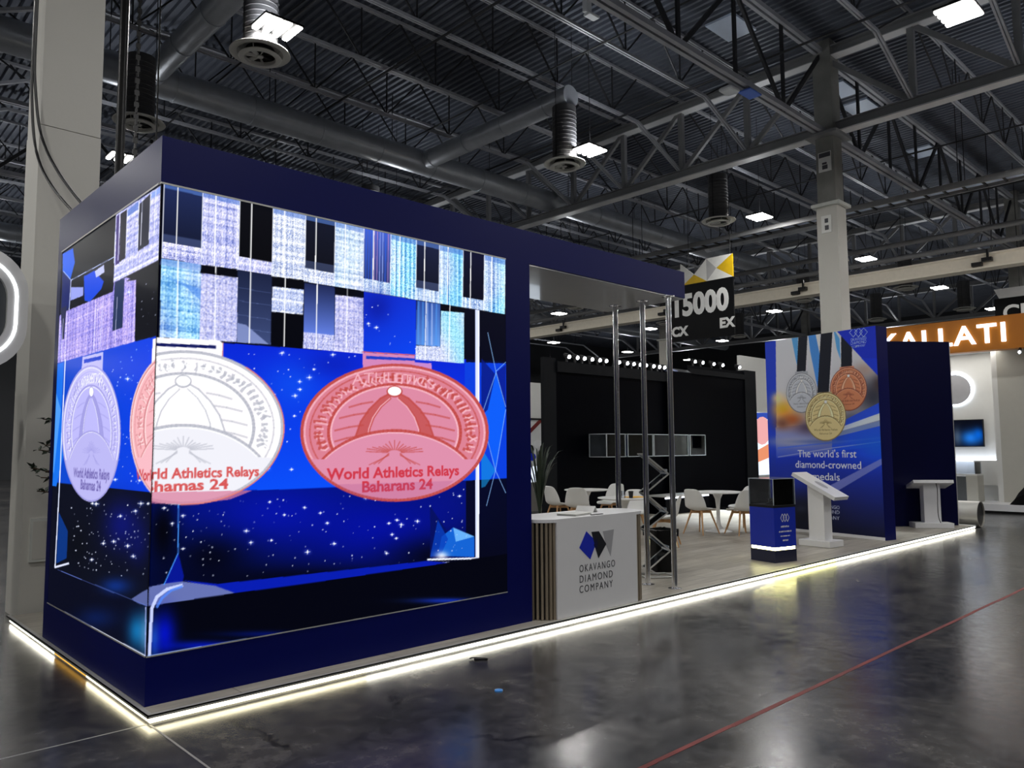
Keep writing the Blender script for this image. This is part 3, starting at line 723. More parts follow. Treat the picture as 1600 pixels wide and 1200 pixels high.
# y runs away to the picture's left; u measured from the right end
tri('triangle_panel', [(0, hm), (TW*0.62, hm+q), (0, hS)], 'signyellow')
tri('triangle_panel', [(0, hm), (TW, hm), (TW*0.62, hm+q)], 'signwhite')
tri('triangle_panel', [(0, hS), (TW*0.62, hm+q), (TW, hS)], 'signwhite')
tri('triangle_panel', [(TW, hm), (TW, hS), (TW*0.62, hm+q)], 'signgrey')
tri('triangle_panel', [(TW, hm), (TW*1.5, hm+q*0.8), (TW, hS)], 'signwhite')
tri('triangle_panel', [(TW, hm), (TW*1.95, hm), (TW*1.5, hm+q*0.8)], 'signyellow')
tri('triangle_panel', [(TW*1.95, hm), (TW*2.05, hm), (TW*2.05, hS), (TW*1.5, hm+q*0.8)], 'signwhite')
pz = sp(1140, 486)[2]-zb_
c1 = sp(1136, 488)-np.array([SX, yr, zb_]); c0 = sp(1052, 500)-np.array([SX, yr, zb_])
lettering('number', '15000', 'text_white', t, (-0.006, (c0[1]+c1[1])/2, hm*0.46), FACE_NX, 1.05, 'CENTER', 1.0, 0.045, 0.005, width=abs(c0[1]-c1[1]))
lettering('letters', 'CX', 'text_white', t, (-0.006, sp(1062, 520)[1]-yr, hm*0.10), FACE_NX, 0.46, 'CENTER', 1.0, 0.022, 0.005)
lettering('letters', 'EX', 'text_white', t, (-0.006, sp(1136, 515)[1]-yr, hm*0.15), FACE_NX, 0.46, 'CENTER', 1.0, 0.022, 0.005)
for yy in (0.1, wS-0.9): MB().cyl((0.025, yy, hm), (0.025, yy, ZR-zb_), 0.012, n=6).build('suspension_wire', 'black', t)
# small far sign above the amber booth
t = thing('aisle_sign', 'far black aisle sign cut by the amber fascia, reading CK', 'sign', (30.0, at(1600, 480, X=30.0)[1]-1.2, at(1580, 497, X=30.0)[2]))
MB().box(0, 0.05, 0, 2.1, -0.3, 0.75).build('sign_panel', 'signblack', t)
MB().prism([(0, 0.0, 0.75), (0, 1.95, 0.75), (0, 2.1, 1.1), (0, 0.0, 1.1)], (0.05, 0, 0)).build('sign_header', 'signgrey', t)
lettering('letters', 'CK', 'text_white', t, (-0.01, 1.35, -0.05), FACE_NX, 0.75, 'CENTER', 1.0, 0.02, 0.005)
MB().cyl((0.02, 1.3, 1.1), (0.02, 1.3, 5.6), 0.012, n=6).build('suspension_wire', 'black', t)

# ------------------------------------------------------------------ booth platform
D = 0.07; BX1, BY1 = 15.65, 6.40
plat = thing('booth_platform', 'long low stand platform with grey wood-look floor and lit edge', 'platform', (0, 0, 0))
MB().box(0.03, BX1-0.03, 0.03, 3.9, 0.0, D-0.006).box(0.76, BX1-0.03, 3.9, BY1-0.03, 0.0, D-0.006).build('platform_core', 'alu', plat)
MB().box(0.035, BX1-0.035, 0.035, 3.9, D-0.006, D-0.001).box(0.76, BX1-0.035, 3.9, BY1-0.035, D-0.006, D-0.001).build('deck_floor', 'plank', plat)
tr = MB()
for x0, x1, y0, y1 in ((0, BX1, 0, 0.035), (0, 0.035, 0.035, 3.95), (BX1-0.035, BX1, 0.035, BY1), (0.7, BX1, BY1-0.035, BY1)):
    tr.box(x0, x1, y0, y1, D-0.008, D)
for x0, x1, y0, y1 in ((0, BX1, 0, 0.006), (0, 0.006, 0, 3.95)): tr.box(x0, x1, y0, y1, D-0.02, D)
tr.build('edge_trim', 'alu', plat)
def strip(x0, x1, y0, y1, m): MB().box(x0, x1, y0, y1, 0.018, 0.046).build('led_strip', m, plat)
for xa, xb, m in ((0.02, 1.55, 'e_strip'), (1.55, 7.6, 'e_strip_hot'), (7.6, 9.4, 'e_strip_yellow'), (9.4, BX1, 'e_strip_hot')): strip(xa, xb-0.005, 0.022, 0.03, m)
for ya, yb, m in ((0.02, 1.35, 'e_strip'), (1.35, 2.25, 'e_strip_amber'), (2.25, 3.9, 'e_strip_hot')): strip(0.022, 0.03, ya, yb-0.005, m)

# ------------------------------------------------------------------ LED tower with canopy
TX0, TX1, TY0, TY1, TZ = 0.04, 3.42, 0.18, 2.72, 3.71
LX1, LY1, LZ0, LZ1 = 3.11, 2.60, 0.375, 3.385
tow = thing('led_tower', 'navy corner tower with huge wraparound LED screens and white-soffit canopy', 'LED tower', (TX0, TY0, D))
def tb(x0, x1, y0, y1, z0, z1): return (x0-TX0, x1-TX0, y0-TY0, y1-TY0, z0-D, z1-D)
def P3(x, y, z): return (x-TX0, y-TY0, z-D)
MB().box(*tb(TX0+0.06, TX1, TY0+0.06, TY1, D, LZ1+0.02)).build('cabinet_core', 'navydark', tow)
MB().box(*tb(TX0, TX1, TY0, TY1, D, LZ0)).build('bottom_fascia', 'navy', tow)
MB().box(*tb(TX0, 6.0, TY0, 1.36, LZ1+0.012, TZ)).box(*tb(TX0, TX1, 1.36, TY1, LZ1+0.012, TZ)).build('top_fascia', 'navy', tow)
MB().box(*tb(LX1, TX1, TY0, TY0+0.06, LZ0, LZ1+0.012)).build('corner_pillar', 'navy', tow)
MB().box(*tb(TX0, TX0+0.06, LY1, TY1, LZ0, LZ1+0.012)).build('corner_pillar', 'navy', tow)
MB().box(*tb(TX1, 5.985, TY0+0.015, 1.345, LZ1-0.0, LZ1+0.012)).build('canopy_soffit', 'canopywhite', tow)
for q_ in (tb(TX0, LX1, TY0-0.006, TY0+0.03, LZ1, LZ1+0.012), tb(TX0-0.006, TX0+0.03, TY0+0.03, LY1, LZ1, LZ1+0.012), tb(TX0, LX1, TY0-0.004, TY0+0.01, LZ0-0.008, LZ0), tb(TX0-0.004, TX0+0.01, TY0+0.01, LY1, LZ0-0.008, LZ0)):
    MB().box(*q_).build('screen_trim', 'alu', tow)
MB().box(*tb(TX0+0.001, TX0+0.012, TY0+0.001, TY0+0.012, LZ0, LZ1)).build('corner_seam', 'black', tow)
pm = MB().cyl((0, 0, 0), (0, 0, LZ1-D), 0.032, n=20).mesh('support_post', 'chrome', True)
fm = MB().lathe([(0.075, 0), (0.075, 0.008), (0.04, 0.014), (0.036, 0.02)], 20).mesh('post_flange', 'chrome', True)
for yy in (0.20, 0.57, 0.98):
    po = obj('support_post', pm, tow, P3(5.69, yy, D)); obj('post_flange', fm, po); f2 = obj('post_flange', fm, po, (0, 0, LZ1-D)); f2.rotation_euler = (math.pi, 0, 0)

# ---- medal drawing shared by screens and poster; unit-circle coordinates mapped to photo pixels
def medal(cv, cx, cy, rx, ry, c, dark, light, fill, words, wpx, wsize, wcol, a=1.0, detail=True, wshear=0.0, wwidth=None, wwidth2=None, top='ATHLETICS', lowfill=None):
    T = lambda x, y: (cx+rx*x, cy-ry*y)
    cv.ellipse(cx, cy, rx, ry, c, a)
    k = rx*0.012+0.35
    def ring(r, wd, colr, al=1.0, t0=0, t1=360, oy=0.0, sx=1.0):
        cv.line([T(sx*r*math.cos(rad(t)), oy+r*math.sin(rad(t))) for t in np.linspace(t0, t1, 60)], wd, colr, al)
    ring(0.985, 2.2*k, dark, 0.9); ring(0.955, 1.4*k, light, 0.7); ring(0.90, 1.2*k, dark, 0.55)
    # hill (lower disc)
    hill = [T(1.08*math.cos(rad(t))*0.86, -0.95+0.98*math.sin(rad(t))*1.0) for t in np.linspace(33, 147, 40)]
    ring(0.70, 2.4*k, dark, 0.85, -28, 208); ring(0.675, 1.3*k, light, 0.8, -28, 208)
    if fill is not None: cv.poly([T(0.665*math.cos(rad(t)), 0.665*math.sin(rad(t))) for t in np.linspace(-25, 205, 50)], fill, 0.55)
    # relief marks in the rim band
    if detail:
        for t in np.arange(-18, 200, 5.2):
            r1, r2 = random.uniform(0.74, 0.79), random.uniform(0.83, 0.88); j = random.uniform(-3, 3)
            pts = [T(r*math.cos(rad(t+dd)), r*math.sin(rad(t+dd))) for r, dd in ((r1, 0), ((r1+r2)/2, j), (r2, j*0.3))]
            cv.line(pts, 2.3*k, dark, 0.75); cv.line([(p[0]+1.5*k, p[1]+1.1*k) for p in pts], 1.3*k, light, 0.8)
            if random.random() < 0.45:
                pts = [T(0.81*math.cos(rad(t+e)), 0.81*math.sin(rad(t+e))) for e in (0, 2, 4)]; cv.line(pts, 1.8*k, dark, 0.65)
    # horizontal lines behind the arch
    for yy in (0.42, 0.26, 0.08, -0.08):
        for s_ in (-1, 1):
            xe = math.sqrt(max(0.01, 0.64**2-yy*yy)); xi = 0.20+0.30*(0.52-yy)
            if xi < xe: cv.line([T(s_*xi, yy+0.03), T(s_*(xi+xe)/2, yy), T(s_*xe, yy-0.05)], 1.4*k, dark, 0.6)
    # arch: two curved legs meeting under a diamond
    for s_ in (-1, 1):
        out = [(0.04, 0.58), (0.15, 0.5), (0.27, 0.34), (0.36, 0.16), (0.43, -0.12)]
        inn = [(0.27, -0.06), (0.265, 0.05), (0.22, 0.22), (0.14, 0.38), (0.04, 0.50)]
        pts = [T(s_*x, y) for x, y in out+inn]
        cv.poly(pts, dark if fill is not None else light, 0.75 if fill is not None else 0.9)
        cv.line([T(s_*x, y) for x, y in out], 1.3*k, dark, 0.8); cv.line([T(s_*x, y) for x, y in inn], 1.3*k, dark, 0.8)
        cv.line([T(s_*x-0.01, y) for x, y in inn], 0.8*k, light, 0.8)
    cv.poly(hill, lowfill or c, 1.0); cv.line(hill, 2.2*k, dark, 0.85); cv.line([(p[0], p[1]+1.6*k) for p in hill], 1.0*k, light, 0.7)
    cv.poly([T(0.99*math.cos(rad(t)), 0.99*math.sin(rad(t))) for t in np.linspace(203, 337, 50)], lowfill or c, 1.0)
    ring(0.985, 2.2*k, dark, 0.8, 200, 340)
    # feather emblem
    for i in range(-7, 8):
        aa = rad(90+i*11); s0, s1 = 0.05, 0.17+0.03*math.cos(i)
        cv.line([T(s0*math.cos(aa)*1.5, -0.30+s0*math.sin(aa)), T(s1*math.cos(aa)*1.6, -0.32+s1*math.sin(aa)*1.05)], 0.9*k, dark, 0.6)
    for s_ in (-1, 1):
        for d_ in (0, 0.05, 0.1): cv.line([T(s_*0.06, -0.30-d_*0.3), T(s_*(0.17+d_), -0.45-d_*0.2)], 0.9*k, dark, 0.55)
    # diamond
    if detail:
        cv.ellipse(*T(0.0, 0.60), rx*0.085, ry*0.085, dark, 0.9); cv.ellipse(*T(0.0, 0.605), rx*0.07, ry*0.065, (255, 255, 255))
        cv.text(top, T(0, 0.80), wsize*1.0, light, 0.8, width=wwidth*0.62 if wwidth else None, arc=-0.25)
    for w_, p_, wd in zip(words, wpx, (wwidth, wwidth2)):
        cv.text(w_, p_, wsize, wcol, 0.95, width=wd, offset=wsize*0.03, shear=wshear)

def stars(cv, poly_px, n, big=0.12, seed=1):
    r = random.Random(seed); xs = [p[0] for p in poly_px]; ys = [p[1] for p in poly_px]
    q = np.array(poly_px, float)
    def inside(x, y):
        c = False
        for k in range(len(q)):
            (x1, y1), (x2, y2) = q[k], q[(k+1) % len(q)]
            if (y1 > y) != (y2 > y) and x < (x2-x1)*(y-y1)/(y2-y1)+x1: c = not c
        return c
    k = 0
    while k < n:
        x, y = r.uniform(min(xs), max(xs)), r.uniform(min(ys), max(ys))
        if not inside(x, y): continue
        k += 1
        if r.random() < big:
            s = r.uniform(2.6, 4.6)
            cv.blob((x, y), (s*1.3, s), (120, 150, 255), 0.5)
            cv.poly([(x-s*1.3, y), (x, y-0.7), (x+s*1.3, y), (x, y+0.7)], (255, 255, 255)); cv.poly([(x, y-s), (x+0.7, y), (x, y+s), (x-0.7, y)], (255, 255, 255))
            cv.ellipse(x, y, 1.5, 1.3, (255, 255, 255), n=10)
        else:
            s = r.uniform(0.5, 1.25); cv.ellipse(x, y, s, s*0.95, (225, 232, 255), r.uniform(0.5, 1.0), n=8)

LAV = (222, 226, 255); WHT = (255, 255, 255)
# ---- front screen
fcv = Canvas(LX1-TX0-0.005, LZ1-LZ0, 182, 180, (2, 3, 16))
def Pf(x, y):
    p = at(x, y, Y=TY0); return p[0]-TX0-0.005, p[2]-LZ0
fcv.P = Pf
cv = fcv
cv.grad([(225, 520), (800, 545), (800, 945), (225, 1030)], (560, 640), (560, 930), (0, 24, 170), (0, 2, 28))
cv.blob((600, 830), (150, 75), (0, 12, 165), 0.9); cv.blob((430, 800), (130, 60), (2, 16, 170), 0.8); cv.blob((700, 790), (70, 60), (3, 14, 140), 0.5)
cv.blob((255, 830), (30, 70), (0, 0, 6), 0.95); cv.blob((330, 870), (70, 45), (0, 0, 8), 0.8); cv.blob((690, 870), (90, 40), (0, 0, 8), 0.85); cv.blob((500, 905), (200, 24), (0, 0, 8), 0.8)
band = [(225, 527), (568, 552), (800, 566), (800, 747), (460, 764), (225, 770)]
cv.grad(band, (500, 540), (500, 768), (4, 34, 205), (6, 76, 240))
cv.blob((330, 590), (70, 30), (6, 40, 180), 0.6); cv.blob((460, 600), (60, 50), (10, 84, 236), 0.6); cv.blob((520, 570), (50, 25), (4, 26, 170), 0.6)
# upper curtain
cv.poly([(225, 270), (800, 400), (800, 566), (568, 552), (225, 527)], (3, 4, 20))
ytop = lambda x: 286+(x-257)*0.2235
yb1 = lambda x: 403+(x-252)*0.1635
C1 = [257, 318, 376, 428, 479, 525, 570, 612, 652, 688, 725, 758, 791]
def quad(xa, xb, fa, fb, lean=0.03):
    k = lambda x, y: (x-(y-300)*lean*(1 if x < 330 else 330.0/x), y)
    return [k(xa, fa(xa)), k(xb, fa(xb)), k(xb, fb(xb)), k(xa, fb(xa))]
W1 = {0: (0.78, (28, 40, 86)), 2: (0.80, (4, 5, 14)), 4: (0.80, (16, 20, 40)), 6: (0.80, (70, 96, 200)), 8: (0.80, (24, 30, 62)), 10: (0.82, (10, 12, 44))}
for i in range(12):
    xa, xb = C1[i], C1[i+1]
    tint = (0, 0, 0) if i < 5 else (-48, 6, 10) if i in (7, 9, 11) else (-14, 0, 0)
    base = (204, 206, 248) if i < 3 else (222, 230, 250) if i < 6 else (196, 216, 247)
    cv.static(quad(xa, xb, ytop, yb1), base, 34, tint, stripes=0.7 if i >= 6 else 0.35, rows=0.5 if i < 6 else 0.1)
    if i in W1:
        f, c = W1[i]
        lo = lambda x, f=f: ytop(x)+(yb1(x)-ytop(x))*f
        cv.grad(quad(xa, xb, ytop, lo), (xa, ytop(xa)), (xa, lo(xa)), c, tuple(v*0.55 for v in c))
        if i == 6:
            for k in range(9):
                xs = xa+3+k*4.3; cv.poly(quad(xs, xs+1.6, ytop, lo), random.choice([(150, 170, 240), (200, 190, 235), (40, 90, 220), (180, 130, 190)]), 0.7)
        if i in (0, 4, 8):
            cv.poly(quad(xa, xb, lambda x: lo(x)-12, lo), (120, 140, 200), 0.35); cv.poly(quad(xa, xb, ytop, lambda x: ytop(x)+8), (90, 130, 210), 0.6)
    else:
        cv.poly(quad(xa, xb, ytop, lambda x: ytop(x)+9), (70, 110, 200), 0.55)
    xl = xa+(xb-xa)*0.34; cv.poly(quad(xl, xl+2.0-0.0008*xl, ytop, yb1), WHT, 0.95)
    cv.poly(quad(xa-0.6, xa+0.6, ytop, yb1), (240, 244, 255), 0.8)
# second row
yb2 = lambda x: 527+(x-250)*0.088
def qd(xa, xb, ya0, ya1, yb0, yb1_): return [(xa, ya0), (xb, ya1), (xb-(1.5 if xb < 500 else 0), yb1_), (xa-(3 if xa < 330 else 1.2), yb0)]
cv.static(qd(253, 315, 404, 414, 527, 531), (178, 204, 250), 32, (-22, 10, 4), 0.4, 0.5)
cv.poly(qd(253, 315, 404, 414, 414, 424), (110, 140, 215), 0.5); cv.poly([(262, 434), (314, 452), (314, 470), (290, 448)], (70, 130, 225), 0.6)
cv.static(qd(315, 372, 427, 434, 531, 535), (196, 198, 242), 36)
cv.poly(qd(316, 371, 414, 421, 427, 434), (2, 3, 12))
cv.grad(qd(372, 425, 422, 430, 535, 539), (390, 425), (390, 538), (24, 32, 62), (60, 74, 120)); cv.poly([(372, 505), (385, 508), (420, 538), (371, 535)], (150, 164, 220), 0.7)
for yy in (450, 470, 492, 512): cv.line([(373, yy), (424, yy+8)], 0.7, (110, 130, 190), 0.5)
cv.static(qd(426, 475, 448, 453, 487, 492), (206, 216, 248), 32, rows=0.8); cv.poly(qd(426, 475, 432, 438, 447, 453), (2, 3, 12)); cv.poly(qd(425, 475, 488, 492, 539, 544), (1, 2, 10))
cv.grad(qd(476, 523, 442, 449, 519, 525), (490, 445), (490, 520), (30, 40, 84), (92, 120, 214)); cv.static(qd(475, 523, 519, 524, 544, 549), (190, 194, 240), 34)
cv.static(qd(524, 568, 461, 466, 549, 553), (200, 200, 244), 34, rows=0.3); cv.poly(qd(525, 569, 449, 456, 459, 465), (2, 3, 12))
cv.grad([(569, 456), (650, 469), (650, 560), (568, 552)], (600, 460), (640, 560), (10, 40, 196), (6, 66, 232)); cv.blob((590, 480), (26, 30), (4, 22, 150), 0.7)
cv.grad(qd(651, 688, 470, 475, 539, 542), (655, 470), (685, 540), (40, 70, 150), (96, 150, 230)); cv.static(qd(650, 688, 540, 542, 562, 565), (206, 214, 246), 30)
for k in range(5): cv.poly(qd(653+k*7, 655+k*7, 471+k, 471+k, 539, 540), random.choice([(170, 190, 240), (200, 170, 200), (80, 150, 235)]), 0.6)
cv.static(qd(689, 725, 486, 489, 565, 568), (214, 220, 248), 28, (-50, 10, 4)); cv.poly(qd(689, 725, 476, 481, 485, 489), (2, 3, 12))
for xl in (276, 335, 389, 443, 493, 540, 663, 700): cv.line([(xl+3, yb1(xl)), (xl+1, yb2(xl)-3)], 1.7 if xl < 500 else 1.2, WHT, 0.9)
# right-hand crystals and white frame
cv.poly([(728, 482), (792, 492), (792, 935), (728, 945)], (2, 3, 22), 0.85)
cv.poly([(726, 566), (792, 568), (792, 747), (726, 751)], (6, 60, 215)); cv.poly([(752, 640), (775, 580), (790, 640), (774, 735)], (10, 90, 240)); cv.poly([(752, 560), (774, 585), (762, 640), (752, 650)], (3, 20, 120), 0.8)
cv.poly([(775, 582), (790, 570), (790, 640)], (4, 30, 150)); cv.poly([(752, 700), (774, 735), (758, 760), (752, 762)], (20, 150, 220), 0.6)
for a_, b_ in (((762, 520), (775, 582)), ((775, 582), (790, 636)), ((775, 582), (752, 650)), ((752, 650), (774, 735)), ((790, 640), (774, 735)), ((774, 735), (760, 790)), ((774, 735), (790, 770)), ((775, 580), (790, 566))): cv.line([a_, b_], 0.9, (150, 200, 255), 0.8)
cv.poly([(672, 790), (700, 832), (742, 842), (742, 872), (672, 872)], (2, 12, 90), 0.9); cv.poly([(690, 838), (708, 824), (741, 838), (741, 870), (684, 868)], (20, 110, 225), 0.85); cv.poly([(684, 812), (700, 842), (688, 868), (672, 870)], (4, 60, 180), 0.8)
cv.poly([(708, 824), (741, 838), (712, 846)], (120, 190, 250), 0.8); cv.line([(668, 874), (745, 872)], 2.6, (235, 240, 255)); cv.line([(668, 879), (742, 878)], 1.4, (190, 200, 250), 0.8)
cv.blob((690, 868), (12, 8), WHT, 0.8)
cv.poly([(742.5, 484), (749, 485), (748.5, 880), (743, 880)], (214, 222, 255)); cv.line([(747.5, 486), (747, 878)], 1.4, WHT)
stars(cv, [(250, 540), (470, 560), (470, 700), (450, 755), (250, 760)], 46, 0.2, 3); stars(cv, [(440, 545), (560, 555), (480, 600), (450, 700)], 22, 0.2, 4); stars(cv, [(569, 460), (650, 472), (650, 545), (570, 545)], 16, 0.05, 9)
stars(cv, [(245, 790), (730, 760), (735, 880), (460, 900), (245, 905)], 170, 0.17, 5)
# bottom ledge
cv.poly([(225, 947), (460, 913), (745, 872), (800, 864), (800, 940), (225, 1030)], (0, 1, 12))
cv.poly([(285, 906), (367, 926), (460, 914), (700, 879), (668, 876), (460, 899), (340, 912)], (4, 26, 170)); cv.poly([(228, 918), (277, 907), (337, 915), (367, 926), (228, 947)], (98, 110, 172))
cv.blob((258, 990), (22, 44), (0, 14, 190), 0.95); cv.blob((242, 1000), (10, 40), (30, 90, 210), 0.7); cv.blob((320, 1008), (80, 9), (0, 20, 180), 0.85); cv.blob((420, 990), (80, 6), (0, 16, 120), 0.7); cv.blob((700, 938), (60, 5), (20, 60, 220), 0.7)
cv.poly([(279, 862), (288, 900), (286, 908), (257, 912)], (4, 22, 160), 0.85); cv.line([(279.5, 787), (279, 864), (257, 913)], 1.5, (70, 150, 250), 0.95)
cv.line([(285, 914), (262, 920), (246, 932), (238, 950), (236, 985), (234, 1024)], 5.0, (200, 210, 255), 0.95); cv.line([(285, 916), (268, 922), (254, 934), (246, 948)], 4.0, (80, 130, 240), 0.8)
cv.line([(225, 1025.5), (460, 985.5), (795, 926.5)], 1.8, (150, 180, 240), 0.95)
# medals on the front
cv.poly([(240, 527), (343, 532), (349, 537), (348, 566), (236, 566)], (250, 247, 252)); cv.poly([(243, 536), (338, 540), (338, 545), (243, 541)], (14, 22, 90)); cv.line([(349, 536), (348, 560)], 1.6, (230, 150, 140))
medal(cv, 287, 668, 157, 120, (252, 248, 250), (176, 178, 190), (255, 255, 255), None, ['World Athletics Relays', 'Bhamas 24'], [(307, 741), (293, 758)], 0.095, (206, 76, 76), wshear=0.0, wwidth=0.87, wwidth2=0.55, top='ATOLESS', lowfill=(232, 232, 240))
cv.poly([(232, 769), (395, 766), (360, 780), (300, 788), (232, 786)], (208, 120, 150), 0.75)
cv.line([(287+157*math.cos(t), 668+120*math.sin(t)) for t in np.linspace(-0.9, 1.6, 50)], 2.0, (220, 120, 110), 0.9)
cv.poly([(567, 551), (648, 556), (648, 590), (567, 588)], (226, 140, 178), 0.9); cv.poly([(572, 556), (648, 560), (648, 564), (572, 561)], (30, 60, 190)); cv.line([(566, 550), (648, 555)], 1.6, (205, 90, 96)); cv.poly([(648, 566), (674, 568), (675, 584), (648, 582)], (226, 150, 200), 0.85)
medal(cv, 616.5, 676, 147, 107, (212, 124, 142), (184, 70, 66), (240, 182, 196), (214, 140, 172), ['World Athletics Relays', 'Baharans 24'], [(621, 740), (623, 758)], 0.118, (198, 50, 66), wwidth=1.27, wwidth2=0.68, top='ATHLETICS', lowfill=(214, 138, 166))
cv.poly([(524, 757), (709, 751), (690, 766), (640, 779), (590, 781), (545, 770)], (150, 70, 130), 0.22)
# ---- side screen
scv = Canvas(LY1-TY0-0.005, LZ1-LZ0, 88, 180, (2, 3, 14))
def Ps(x, y):
    p = at(x, y, X=TX0); return LY1-p[1], p[2]-LZ0          # read from left to right, as the viewer sees it
scv.P = Ps
cv = scv
cv.poly([(90, 560), (250, 524), (250, 772), (70, 752)], (4, 66, 222)); cv.grad([(70, 560), (250, 524), (250, 772), (70, 752)], (90, 650), (250, 640), (10, 70, 190), (4, 58, 226), 0.8)
cv.poly([(70, 752), (250, 770), (250, 950), (70, 900)], (6, 9, 26)); cv.blob((190, 820), (40, 50), (8, 16, 110), 0.9); cv.blob((120, 850), (22, 40), (4, 6, 16), 0.9); cv.blob((215, 850), (20, 40), (6, 14, 100), 0.6)
yt = lambda x: 290+(255-x)*0.668
cv.static([(181, 336), (258, 286), (253, 404), (177, 442)], (196, 198, 246), 34, rows=0.5); cv.poly([(182, 338), (187, 335), (186, 412), (180, 415)], (60, 40, 120)); cv.poly([(188, 335), (198, 328), (195, 404), (186, 410)], (16, 16, 34)); cv.poly([(217, 320), (234, 304), (232, 382), (215, 393)], (14, 18, 40)); cv.poly([(198, 330), (216, 315), (215, 328), (198, 340)], (70, 110, 200), 0.7); cv.poly([(236, 303), (256, 288), (255, 298), (236, 312)], (110, 150, 230), 0.7)
for xl in (181, 187, 199, 217, 222, 235, 243): cv.line([(xl, yt(xl)), (xl-3, yt(xl)+72)], 1.0, (235, 238, 255), 0.9)
cv.line([(256, 290), (252, 403)], 1.6, (235, 240, 255))
cv.poly([(98, 397), (114, 388), (117, 410), (110, 437), (98, 424)], (16, 90, 225)); cv.poly([(98, 424), (110, 437), (108, 480), (95, 500)], (6, 30, 120), 0.8); cv.line([(99, 424), (111, 438), (178, 402)], 1.0, (190, 205, 255)); cv.line([(111, 438), (108, 484)], 1.0, (200, 210, 255))
cv.poly([(131, 432), (147, 423), (162, 440), (158, 452), (140, 472), (132, 470)], (14, 70, 220)); cv.poly([(111, 449), (130, 449), (130, 462), (110, 470)], (150, 160, 235)); cv.poly([(148, 424), (162, 414), (163, 426), (150, 434)], (190, 195, 240))
cv.static([(104, 486), (176, 456), (178, 440), (196, 434), (212, 438), (210, 534), (88, 568), (92, 494)], (172, 160, 240), 30, (10, 6, 0), 0.5, 0.2); cv.poly([(179, 441), (194, 435), (191, 512), (175, 518)], (34, 48, 86)); cv.poly([(95, 482), (104, 478), (100, 530), (97, 530)], (30, 34, 70)); cv.poly([(196, 440), (250, 412), (250, 524), (210, 534), (212, 438)], (2, 3, 14))
for xl in (94, 99, 105, 150, 160, 183): cv.line([(xl, 500-(xl-94)*0.4), (xl-4, 562-(xl-94)*0.3)], 0.8, (225, 225, 255), 0.7)
cv.poly([(88, 570), (100, 566), (96, 640), (102, 700), (88, 760), (74, 757)], (20, 110, 230)); cv.poly([(84, 600), (95, 640), (84, 740), (76, 720)], (110, 180, 250), 0.6); cv.line([(102, 562), (93, 757), (86, 886)], 1.5, (225, 232, 255)); cv.line([(86, 886), (107, 880)], 3.0, (225, 230, 255)); cv.poly([(92, 800), (106, 830), (104, 872), (88, 880)], (6, 60, 150), 0.8)
stars(cv, [(196, 450), (250, 425), (250, 520), (212, 530)], 16, 0.1, 11); stars(cv, [(150, 570), (240, 535), (206, 620), (206, 700), (240, 762), (180, 755)], 50, 0.1, 12); stars(cv, [(106, 775), (234, 785), (232, 905), (120, 890)], 110, 0.12, 13)
cv.poly([(70, 886), (90, 890), (229, 946), (229, 1030), (60, 938)], (3, 5, 26)); cv.blob((180, 915), (30, 16), (10, 50, 140), 0.8); cv.blob((214, 985), (20, 34), (14, 110, 170), 0.95); cv.blob((226, 990), (10, 40), (90, 150, 200), 0.7); cv.blob((150, 965), (40, 20), (6, 30, 90), 0.7)
cv.poly([(205, 935), (222, 924), (230, 920), (230, 946), (215, 942)], (96, 108, 168), 0.9); cv.line([(90, 890), (229, 946)], 0.9, (90, 110, 190), 0.9); cv.line([(66, 938), (230, 1026)], 2.2, (225, 230, 250)); cv.line([(70, 860), (66, 938)], 1.2, (200, 210, 245), 0.8); cv.line([(227, 948), (226.5, 1024)], 1.6, (170, 180, 240), 0.8)
cv.poly([(129, 558), (161, 550), (160, 578), (127, 582)], (190, 186, 240)); cv.poly([(131, 562), (158, 556), (158, 562), (131, 568)], (20, 60, 200))
medal(cv, 142.5, 677, 45.5, 107, (196, 192, 246), (150, 146, 214), (250, 250, 255), (176, 172, 240), ['World Athletics Relays', 'Bahamas 24'], [(141, 742), (141, 758)], 0.105, (110, 100, 170), wwidth=0.92, wwidth2=0.52, top='ATHLETICS', lowfill=(182, 178, 236))
cv.poly([(238, 530), (250, 527), (250, 570), (236, 570)], (248, 240, 246))
medal(cv, 274, 669, 71, 119, (240, 178, 184), (206, 130, 136), (255, 232, 232), (238, 180, 188), ['World'], [(226, 742)], 0.100, (200, 70, 76), wwidth=0.34, detail=True, top='A', lowfill=(240, 182, 192))
cv.line([(274-71*math.cos(t), 669+119*math.sin(t)) for t in np.linspace(-1.2, 1.2, 40)], 2.0, (236, 200, 200), 0.9)

m_led = attr_mat('led_screen_picture', emission=1.12, rough=0.35)
me = fcv.to_mesh('led_screen', lambda U, V: np.stack([U+0.005, np.zeros_like(U)+0.001, V+LZ0-D], -1), m_led)
obj('led_screen', me, tow, label='front LED screen showing white and pink medals on blue')
me = scv.to_mesh('led_screen', lambda U, V: np.stack([np.zeros_like(U)+0.001, LY1-U-TY0, V+LZ0-D], -1), m_led)
obj('led_screen', me, tow, label='side LED screen showing a lilac medal on blue')

